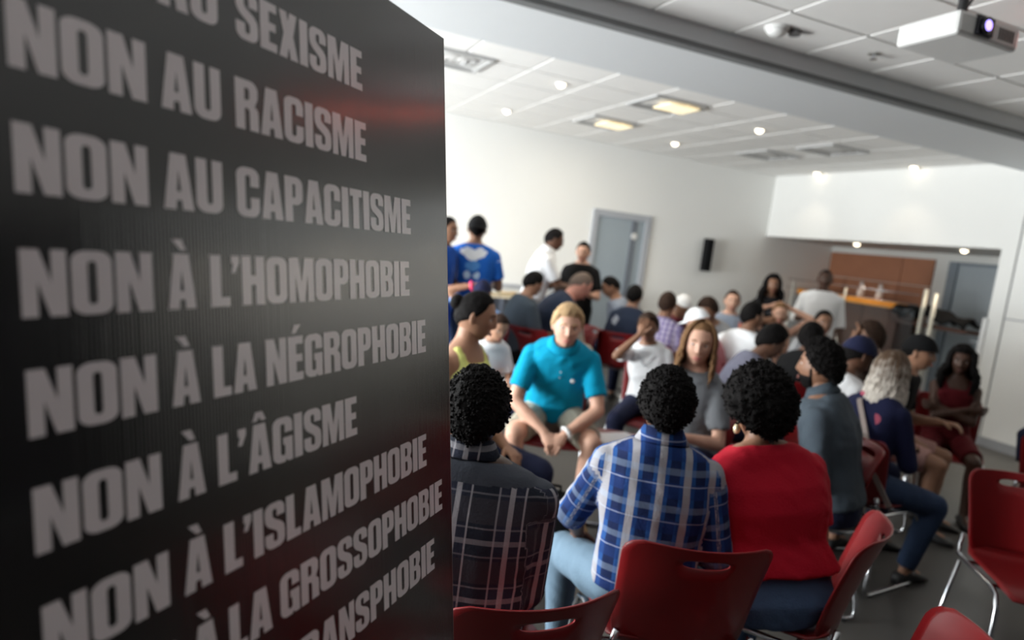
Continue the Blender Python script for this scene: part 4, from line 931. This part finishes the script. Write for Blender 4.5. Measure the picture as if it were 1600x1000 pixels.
person('person in white cap with pink top beside the lilac plaid shirt', 1086, 482, 5.6, -70, skin='light', hair='none', cap=(WHITEC, 0), shirt=cloth('rose_cloth', (.52, .20, .22)), trousers=NAVY, lean=22, arms=('lap', 'knee'), pitch=-20, group=G, chair_label='red chair under the person in the white cap')
person('person with brown hair and grey top bending over near the far wall', 1104, 464, 6.4, -150, skin='brown', hair='afro', hh=.024, hm=H_DBROWN, shirt=GREYTR, trousers=NAVY, lean=26, arms=('lap', 'lap'), group=G, widen=1.15, pitch=-25, chair_label='red chair under the bending person in grey')
person('person in maroon top leaning over at the far wall', 1072, 462, 7.5, 150, skin='brown', hair='short', hh=.02, hm=H_DBROWN, cap=(WHITEC, 180), shirt=MAROON, trousers=NAVY, lean=28, arms=('lap', 'lap'), group=G, pitch=-20, chair_label='red chair under the person in maroon')
person('man in navy vest over white T-shirt, back turned, near the far door', 994, 444, 6.95, 12, skin='tan', hair='short', hh=.018, shirt=NAVYPR, sleeve_len='short', trousers=NAVY, lean=14, chair_rel=8, chair_at=(966, 520), arms=('lap', 'lap'), group=G, chair_label='red chair back behind the man in the navy vest')
person('man with shaved grey head in navy T-shirt bowing forward', 920, 428, 6.7, 66, skin='pink', hair='short', hh=.003, hm=H_GREY, shirt=NAVYPR, sleeve_len='short', trousers=BEIGE, lean=34, arms=('knee', 'knee'), pitch=-30, group=G, chair_label='red chair under the man with the shaved head')
person('child with black hair looking down beside the shaved head man', 948, 432, 7.65, -95, skin='tan', hair='short', hh=.014, shirt=BLUEGREY, trousers=NAVY, lean=16, arms=('lap', 'lap'), pitch=-28, group=G, chair_label='red chair under the child looking down')
person('man in faded slate blue T-shirt with dark hair looking down', 842, 424, 6.4, 58, skin='tan', hair='short', hh=.020, shirt=SLATE, sleeve_len='short', trousers=BLACKC, lean=12, arms=('lap', 'hold'), pitch=-20, chair_rel=24, chair_at=(820, 512), group=G, chair_label='red chair back behind the faded blue T-shirt')
person('person in beige top with dark brown hair behind the faded blue T-shirt', 874, 446, 6.7, -110, skin='brown', hair='short', hh=.018, hm=H_DBROWN, shirt=BEIGE, sleeve_len='long', trousers=BEIGE, lean=20, arms=('lap', 'lap'), pitch=-18, group=G, chair_label='red chair under the person in beige')
person('person in white T-shirt holding a phone behind the yellow tank top', 786, 492, 4.4, 152, skin='tan', hair='short', hh=.018, hm=H_DBROWN, shirt=WHITEC, sleeve_len='short', trousers=NAVY, lean=18, arms=('hold', 'lap'), pitch=-24, fem=True, group=G, chair_label='red chair under the person holding a phone')
person('person in pale blue top with navy cap and pink wristband', 756, 438, 5.8, -165, skin='tan', hair='short', cap=(NAVYCAP, 0), shirt=CYANL, sleeve_len='short', trousers=NAVY, lean=12, arms=('lap', 'up'), group=G, extras=bracelet(1, mat('pink_band', (.80, .06, .16), .4), .036, .016), chair_label='red chair under the person in pale blue')
# --- standing along the walls
GS = 'people standing along the walls'
person('man in black cap and blue T-shirt with white back print, standing', 748, 337, 6.3, 2, skin='brown', hair='short', hh=.010, cap=(BLACKC, 180), shirt=TEEPRINT, sleeve_len='short', trousers=JEAND, stand=True, lean=2, arms=('hold', 'hold'), group=GS, widen=1.12)
person('man in blue and black football jersey half hidden by the banner', 702, 338, 6.0, 120, skin='brown', hair='short', hh=.012, shirt=JERSEY, sleeve_len='short', trousers=BLUEJ, stand=True, lean=2, arms=('hold', 'down'), group=GS)
person('man in white polo reaching out his arm, standing by the far wall', 873, 357, 7.2, 78, skin='dark', hair='short', hh=.014, shirt=WHITEC, sleeve_len='short', trousers=GREYTR, stand=True, lean=12, pitch=-14, arms=('hold', ((.10, .50, 1.12), (.3, -.4, -1), (0, 1, .1))), collar=WHITEC, group=GS)
person('boy in black T-shirt facing the man in the white polo', 913, 377, 7.6, -172, skin='light', hair='short', hh=.016, shirt=BLACKC, sleeve_len='short', trousers=BLACKC, stand=True, lean=4, pitch=-10, arms=('hold', 'hold'), group=GS)
person('woman with long curly black hair in printed black T-shirt, standing', 1210, 427, 7.3, 176, skin='brown', hair='longcurl', hh=.024, hairlen=.22, shirt=BLACKPR, sleeve_len='short', trousers=JEAND, stand=True, lean=3, arms=('cross', 'cross'), fem=True, group=GS, yaw=-8)
person('man in oversized white T-shirt standing by the brown counter', 1292, 421, 8.0, 178, skin='deep', hair='short', hh=.008, shirt=WHITEC, sleeve_len='elbow', trousers=JEAND, stand=True, lean=2, arms=('down', 'hold'), group=GS, widen=1.15)
# ------------------------------------------------------------------ free chairs
GCH = 'red stacking chairs in the circle'
def rel_rz(p, rel): r = Vector(p) - CAM; return -(math.atan2(r.x, r.y) + math.radians(rel))
def floor_pt(px, py, z, depth=None):
    r = azim(px, py); t = (z-CAM.z)/r.z; return CAM + r*t
p = floor_pt(1620, 905, .45); place_chair(p.x, p.y, rel_rz(p, 150), 'empty red chair turned towards the front at the right edge', GCH); CH1 = p
p = at(1515, 1168, 1.52); hz_ = rel_rz(p, -112); q_ = Matrix.Rotation(hz_, 3, 'Z') @ Vector((0, .29, 0)); place_chair(p.x+q_.x, p.y+q_.y, hz_, 'empty red chair with only its pink-lit top in view, bottom right', GCH)
p = floor_pt(972, 692, .45); place_chair(p.x, p.y, rel_rz(p, -95), 'empty red chair with papers on its seat, beside the turquoise polo', GCH); CH3 = p
rz3 = rel_rz(p, -95)
pa = empty('paper_sheets', (p.x, p.y, .466), rz3+.3); tag(pa, 'white paper sheets lying on the empty red chair seat', 'paper')
for i in range(3):
    o = MB().box((-.105, -.148, 0), (.105, .148, .0015)).build('sheet', M_WHITE, pa); o.location = (.02*i-.02, .015*i, .003*i); o.rotation_euler = (0, 0, .25*i-.2)

# ------------------------------------------------------------------ ceiling things
ZT = ZC
def downlight(x, y, z, label, boost=1.0):
    r = empty('downlight', (x, y, z)); tag(r, label, 'lamp', 'small round ceiling downlights')
    b = MB(); n = 24; V = []
    prof = [(.052, .0), (.060, -.006), (.056, -.010), (.044, -.006), (.040, .004), (.050, .006)]
    for a in range(n):
        for q, (rr, zz) in enumerate(prof): V.append((rr*math.cos(2*math.pi*a/n), rr*math.sin(2*math.pi*a/n), zz))
    F = []; k = len(prof)
    for a in range(n):
        for q in range(k): F.append((a*k+q, ((a+1) % n)*k+q, ((a+1) % n)*k+(q+1) % k, a*k+(q+1) % k))
    b.add(V, F); b.build('trim_ring', M_WHITEP, r, True)
    b = MB(); b.ball((0, 0, -.008), (.040, .040, .034), 2); b.build('bulb', LAMPM, r, True)
    l = bpy.data.lights.new('downlight_beam', 'SPOT'); l.energy = DOWNLIGHT_POWER*(.9 if z < 3 else 1)*boost; l.color = (1, .83, .62); l.spot_size = math.radians(95); l.spot_blend = .6; l.shadow_soft_size = .04
    lo = bpy.data.objects.new('downlight_beam', l); C.objects.link(lo); lo.parent = r; lo.location = (-.25 if boost < .5 else 0, 0, -.06)
LAMPM = mat('lamp_glow', (1, .9, .75), .4, emit=(1, .86, .62), estr=7)
for (x, y, z), lb in ((scl(2.426, 6.752, 2.98), 'small ceiling downlight nearest the banner over the far wall'), (scl(2.326, 5.237, 2.98), 'faint ceiling downlight between the banner and the beam'), (scl(4.464, 6.667, 2.98), 'bright ceiling downlight above the far door'),
               (scl(4.444, 5.275, 2.98), 'bright ceiling downlight below the soffit beam, middle'), (scl(6.67, 6.72, 2.98), 'ceiling downlight above the left end of the bulkhead'), (scl(6.66, 5.364, 2.98), 'ceiling downlight above the right half of the bulkhead')):
    downlight(x, y, ZC, lb, .3 if x > 7 else 1.0)
q8 = floor_pt(1339, 381, RZ-.008); downlight(q8.x, q8.y, RZ, 'downlight under the bulkhead above the brown panels'); q8 = floor_pt(1507, 391, RZ-.008); downlight(q8.x, q8.y, RZ, 'downlight under the bulkhead near the grey door')
for y_, lb in ((3.2, 'added out-of-view downlight by the right wall, first one past the beam'), (1.7, 'added out-of-view downlight by the right wall beside the camera')): downlight(7.2, y_, ZC, lb, 4.0)  # out of view, added to light the right wall and the banner lettering
DIFM = mat('diffuser_grey', (.45, .45, .45), .5, var=.02); WARM = mat('warm_lens', (.95, .85, .6), .4, emit=(1, .80, .48), estr=.95)
def diffuser(x, y, label, warm=False, sz=.56):
    r = empty('ceiling_fixture', (x, y, ZC)); tag(r, label, 'ceiling fixture', 'square ceiling fixtures')
    b = MB(); h = sz/2
    for s_, z_ in ((h, 0), ):
        b.box((-h, -h, -.022), (h, -h+.03, 0)); b.box((-h, h-.03, -.022), (h, h, 0)); b.box((-h, -h+.03, -.022), (-h+.03, h-.03, 0)); b.box((h-.03, -h+.03, -.022), (h, h-.03, 0))
    b.build('frame', DIFM, r)
    for k in range(3):
        q = h-.06-.065*k; b = MB(); z1 = -.012-.010*k
        b.V = [(-q, -q, z1), (q, -q, z1), (q, q, z1), (-q, q, z1), (-q+.035, -q+.035, z1+.012), (q-.035, -q+.035, z1+.012), (q-.035, q-.035, z1+.012), (-q+.035, q-.035, z1+.012)]
        b.F = [(0, 1, 5, 4), (1, 2, 6, 5), (2, 3, 7, 6), (3, 0, 4, 7)]; b.M = [0]*4
        o = b.build('louvre', DIFM, r)
    if warm: MB().box((-.10, -.24, -.05), (.24, .06, -.036), .006).build('lamp_lens', WARM, r)
    if warm:
        l = bpy.data.lights.new('fixture_light', 'AREA'); l.shape = 'SQUARE'; l.size = .3; l.energy = FIXTURE_POWER; l.color = (1, .90, .72); lo = bpy.data.objects.new('fixture_light', l); C.objects.link(lo); lo.parent = r; lo.location = (.07, -.09, -.06)
for (x, y, z), lb, wm in ((scl(3.356, 6.334, 2.98), 'square ceiling fixture glowing warm yellow, nearest the far wall', True), (scl(3.283, 5.135, 2.98), 'square ceiling fixture with a faint yellow glow beside the beam', True), (scl(5.449, 6.263, 2.98), 'grey square ceiling vent before the bulkhead', False),
                       (scl(5.511, 5.41, 2.98), 'pale square ceiling vent close to the beam, right', False), (scl(1.40, 5.214, 2.98), 'grey square ceiling vent next to the banner edge', False)):
    diffuser(x, y, lb, wm)
x, y, z = scl(2.61, 3.09, 2.98); r = empty('smoke_detector', (x, y, ZC)); tag(r, 'white round smoke detector on the near ceiling tiles', 'smoke detector')
b = MB(); b.cyl((0, 0, -.018), .075, .018, 28); b.build('base', M_WHITEP, r, True); b = MB(); b.tube([(0, 0, -.018), (0, 0, -.035), (0, 0, -.05), (0, 0, -.056)], [.062, .058, .040, .01], 28); b.build('dome', M_WHITEP, r, True)
b = MB(); b.cyl((.115, -.03, -.03), .035, .03, 16); b.build('sensor_head', mat('dark_sensor', (.12, .12, .12), .5), r)
x, y, z = scl(3.299, 3.05, 2.98); r = empty('sprinkler', (x, y, ZC)); tag(r, 'small metal sprinkler head on the near ceiling', 'sprinkler')
b = MB(); b.cyl((0, 0, -.006), .038, .006, 20); b.build('plate', mat('sprinkler_plate', (.40, .39, .37), .35, .6), r); b = MB(); b.cyl((0, 0, -.035), .012, .03, 10); b.cyl((0, 0, -.038), .022, .004, 14); b.build('nozzle', M_CHROME, r)

# projector hung under the ceiling, lens towards the screen side
r = empty('projector', (3.03, 2.345, 2.72)); tag(r, 'white ceiling projector with glowing violet lens, top right', 'projector')
b = MB(); b.box((-.205, -.155, 0), (.205, .155, .105), .018); b.build('housing', mat('projector_shell', (.66, .66, .65), .45, var=.01), r)
b = MB(); b.box((-.10, -.170, .018), (.005, -.150, .098), .004); b.build('lens_surround', mat('lens_black', (.01, .01, .02), .25), r)
b = MB(); b.tube([(-.052, -.168, .058), (-.052, -.182, .058)], [.034, .036], 24); b.build('lens_ring', M_BLACKP, r, True)
b = MB(); b.tube([(-.052, -.181, .058), (-.052, -.1845, .058)], [.026, .018], 24); b.build('lens', mat('lens_glow', (.2, .15, .6), .1, emit=(.36, .28, 1.0), estr=3), r, True)
for k in range(6): MB().box((.06+.018*k, -.158, .03), (.068+.018*k, -.154, .08)).build('vent_slot', M_BLACKP, r)
b = MB(); b.cyl((0, 0, .105), .05, .03, 16); b.box((-.09, -.012, .125), (.09, .012, .14)); b.box((-.012, -.09, .125), (.012, .09, .14)); b.cyl((0, 0, .13), .022, .21, 14); b.cyl((0, 0, .335), .07, .025, 20); b.build('ceiling_mount', M_BLACKP, r)
b = MB(); b.tube([(.05, .1, .105), (.10, .16, .16), (.16, .10, .26), (.14, .02, .355)], .007, 8); b.build('cable', M_BLACKP, r, True)
# red lit safety lamp hung under the ceiling right of the frame
r = empty('safety_lamp', (3.93, 2.12, 2.94)); tag(r, 'slim red lit safety lamp under the ceiling to the right', 'lamp')
MB().box((-.03, -.33, 0), (.03, .33, .07), .008).build('housing', M_WHITEP, r); MB().box((-.036, -.31, .024), (-.031, .31, .050)).build('red_lens', mat('red_glow', (.8, .1, .05), .4, emit=(1, .14, .08), estr=9), r)
for y_ in (-.25, .25): MB().cyl((0, y_, .068), .006, .072, 8).build('hanger', M_CHROME, r)

# wall speaker
r = empty('wall_speaker', (6.49, YA, 1.73)); tag(r, 'slim black column speaker on the far wall right of the door', 'speaker')
MB().box((-.065, -.14, -.245), (.065, -.035, .245), .012).build('cabinet', BLACKC, r)
MB().box((-.055, -.146, -.23), (.055, -.139, .23), .004).build('grille', mat('speaker_grille', (.008, .008, .009), .9, spec=.1), r)
for z_ in (-.15, .15): MB().box((-.02, -.036, z_-.02), (.02, 0, z_+.02)).build('bracket', M_CHROME, r)

# light switch plate by the door
r = empty('wall_switch', (4.34, YA, 1.36)); tag(r, 'small white switch plate on the far wall just left of the door', 'switch')
MB().box((-.045, -.01, -.06), (.045, 0, .06), .003).build('plate', M_WHITEP, r); MB().box((-.012, -.018, -.02), (.012, -.01, .02), .002).build('rocker', M_WHITEP, r)

# ---- recess: brown panelling, bar counter, glass railing
BP = mat('brown_panel', (.30, .125, .065), .5, var=.12, scale=4); BPD = mat('dark_brown_panel', (.10, .045, .030), .8, var=.15, scale=4)
r = empty('wall_panelling', (XK, 0, 0)); tag(r, 'brown wooden wall panelling behind the bar counter', 'wall panel')
for y0_, y1_, z0_, z1_, m_ in ((7.16, 8.48, 1.66, 2.05, BP), (6.66, 7.15, 1.66, 2.05, BP), (7.16, 8.48, 1.08, 1.65, BP), (6.66, 7.15, 1.08, 1.65, BP), (7.16, 8.48, .02, 1.07, BPD), (6.66, 7.15, .02, 1.07, BPD)):
    MB().box((-.03, y0_, z0_), (-.002, y1_, z1_), .003).build('panel', m_, r)
r = empty('bar_counter', (8.5, 7.3, 0)); tag(r, 'dark brown bar counter with orange lit wooden top', 'counter')
MB().box((-.10, -.74, 1.30), (.34, 1.15, 1.385), .006).build('countertop', mat('orange_wood', (.85, .32, .03), .4, var=.2, scale=5), r)
for k in range(3): MB().box((-.03, -.66+.59*k, .10), (.0, -.08+.59*k, 1.295), .004).build('front_panel', BPD, r)
MB().box((0.005, -.66, 0), (.28, 1.1, 1.295)).build('carcass', BPD, r); MB().box((-.015, -.66, 0), (.002, 1.1, .095)).build('plinth', M_BLACKP, r)
# glasses on the counter
gl = glass_mat('frosted_glass', (.85, .82, .78), .35)
for q, (y_, lb) in enumerate(((8.05, 'first glass carafe on the bar from the far corner'), (7.35, 'second glass carafe on the bar, middle one'), (7.03, 'third glass carafe on the bar, nearest the steel posts'))):
    c = empty('carafe', (8.52, y_, 1.385)); tag(c, lb, 'carafe', 'glass carafes on the bar')
    b = MB(); b.tube([(0, 0, 0), (0, 0, .01), (0, 0, .07), (0, 0, .12), (0, 0, .16), (0, 0, .21)], [.04, .05, .052, .042, .026, .034], 16); b.build('bottle_body', mat('pale_glass_%d' % q, (.62, .55, .52), .2), c, True)
    b = MB(); b.cyl((0, 0, .205), .022, .03, 12); b.build('stopper', M_CHROME, c, True)
r = empty('glass_railing', (8.05, 6.9, 0)); tag(r, 'glass railing with two tall steel posts before the bar', 'railing')
for y_ in (-1.06, -.92): MB().tube([(0, y_, 0), (0, y_, 1.62 if y_ > -1 else 1.58)], .026, 12).build('post', mat('pale_steel', (.80, .79, .72), .35, .25) if 'pale_steel' not in bpy.data.materials else bpy.data.materials['pale_steel'], r, True)
for y_ in (.3, 1.3): MB().tube([(0, y_, 0), (0, y_, 1.5)], .016, 10).build('post', bpy.data.materials['pale_steel'], r, True)
MB().tube([(0, -.85, 1.53), (0, 1.42, 1.53)], .007, 8).build('rail', M_CHROME, r, True); MB().tube([(0, -.85, 1.40), (0, 1.42, 1.40)], .006, 8).build('rail', M_CHROME, r, True)
for a_, b_ in ((-.82, .27), (.33, 1.27)): MB().box((-.005, a_, .12), (.005, b_, 1.34)).build('glass_panel', GLASS, r)
# dark garments thrown over the railing end
b = MB(); r = empty('black_jacket', (8.05, 6.0, 1.3)); tag(r, 'black jacket draped over the rail end behind the steel posts', 'jacket')
V = []; F = []
for j in range(15):
    for i in range(9):
        t = -1+2*i/8; y_ = .42-1.0*j/14; dr = .085*abs(t)**1.4*(1+.5*math.sin(j*.9)) + .03*math.sin(j*.55+1)
        V.append((.16 + t*.16, y_, .12 - dr + .02*math.sin(j*1.7+i) - .08*j/14))
n_ = len(V); V += [(x_, y_, z_-.035) for x_, y_, z_ in V]
for j in range(14):
    for i in range(8):
        a = j*9+i; F += [(a, a+9, a+10, a+1), (n_+a+1, n_+a+10, n_+a+9, n_+a)]
for j in range(14): F += [(j*9, n_+j*9, n_+j*9+9, j*9+9), (j*9+17, n_+j*9+17, n_+j*9+8, j*9+8)]
for i in range(8): F += [(i+1, n_+i+1, n_+i, i), (126+i, n_+126+i, n_+127+i, 127+i)]
mesh_obj('garment', V, F, BLACKC, r, True)
b = MB(); b.box((.02, -.60, 1.14-1.3), (.34, .44, 1.18-1.3), .006); b.build('ledge', BPD, r)

# ---- buffet table at the far left
r = empty('buffet_table', (3.0, 7.75, 0), 0); tag(r, 'long table with dark grey cloth front against the far wall', 'table')
MB().box((-1.0, -.33, .86), (.66, .33, .90), .005).build('tabletop', mat('cream_top', (.62, .56, .44), .6), r)
V = []; F = []
for i in range(61):
    x_ = -1.0+1.66*i/60; d_ = .012*math.sin(i*1.3)
    V += [(x_, -.335+d_-.01, .895), (x_, -.345+d_*2, .05)]
for i in range(60): F.append((2*i, 2*i+1, 2*i+3, 2*i+2))
n_ = len(V); V += [(x_, y_+.006, z_) for x_, y_, z_ in V]; F += [(n_+2*i+2, n_+2*i+3, n_+2*i+1, n_+2*i) for i in range(60)]
mesh_obj('table_skirt', V, F, cloth('charcoal_skirt', (.085, .095, .12)), r, True)
for x_ in (-.93, .60):
    for y_ in (-.26, .27): MB().box((x_-.02, y_-.02, 0), (x_+.02, y_+.02, .86)).build('leg', M_CHROME, r)
for k, (x_, y_, lb) in enumerate(((2.72, 7.62, 'beige food tray on the table, left one beside the blue T-shirt man'), (3.06, 7.66, 'beige food tray in the middle of the table'), (3.40, 7.60, 'beige food tray on the table behind the faded blue T-shirt'))):
    t = empty('food_tray', (x_, y_, .90)); tag(t, lb, 'tray', 'food trays on the buffet table')
    b = MB(); b.box((-.14, -.10, 0), (.14, .10, .012)); b.box((-.14, -.10, .012), (.14, -.09, .04)); b.box((-.14, .09, .012), (.14, .10, .04)); b.box((-.14, -.09, .012), (-.13, .09, .04)); b.box((.13, -.09, .012), (.14, .09, .04)); b.build('dish', mat('kraft_%d' % k, (.55, .47, .33), .7), t)
    b = MB()
    for _ in range(14): b.ball((random.uniform(-.10, .10), random.uniform(-.06, .06), .030+random.uniform(0, .02)), (.028, .022, .02), 1)
    b.build('bread_rolls', mat('bread_%d' % k, (.62, .45, .24), .8, var=.3, scale=20), t, True)

# ---- small things
p = at(868, 760, 3.25); r = empty('backpack', (p.x, p.y, 0), rel_rz(p, 180)); tag(r, 'black backpack standing between the feet of the turquoise polo man', 'bag')
b = MB(); loft(b, [(Vector((0, 0, z_)), Vector((1, 0, 0)), Vector((0, 1, 0)), w_, d_) for z_, w_, d_ in ((.0, .11, .07), (.02, .135, .09), (.12, .145, .10), (.25, .14, .095), (.34, .115, .08), (.40, .075, .05), (.415, .03, .02))], 24, 3)
V, nn, FF = remeshed(b, .012, 3); mesh_obj('pack_body', V, FF, BLACKC, r, True)
b = MB(); loft(b, [(Vector((0, .095, z_)), Vector((1, 0, 0)), Vector((0, 1, 0)), w_, d_) for z_, w_, d_ in ((.03, .09, .02), (.05, .105, .035), (.16, .105, .038), (.19, .09, .02))], 16, 3); b.build('front_pocket', mat('pocket_black', (.022, .022, .026), .7), r, True)
for q in (-1, 1): MB().tube([(q*.06, -.07, .37), (q*.075, -.13, .30), (q*.09, -.13, .15), (q*.08, -.085, .05)], .011, 8).build('shoulder_strap', BLACKC, r, True)
MB().tube([(-.03, 0, .405), (-.025, 0, .44), (.025, 0, .44), (.03, 0, .405)], .007, 8).build('handle', BLACKC, r, True)
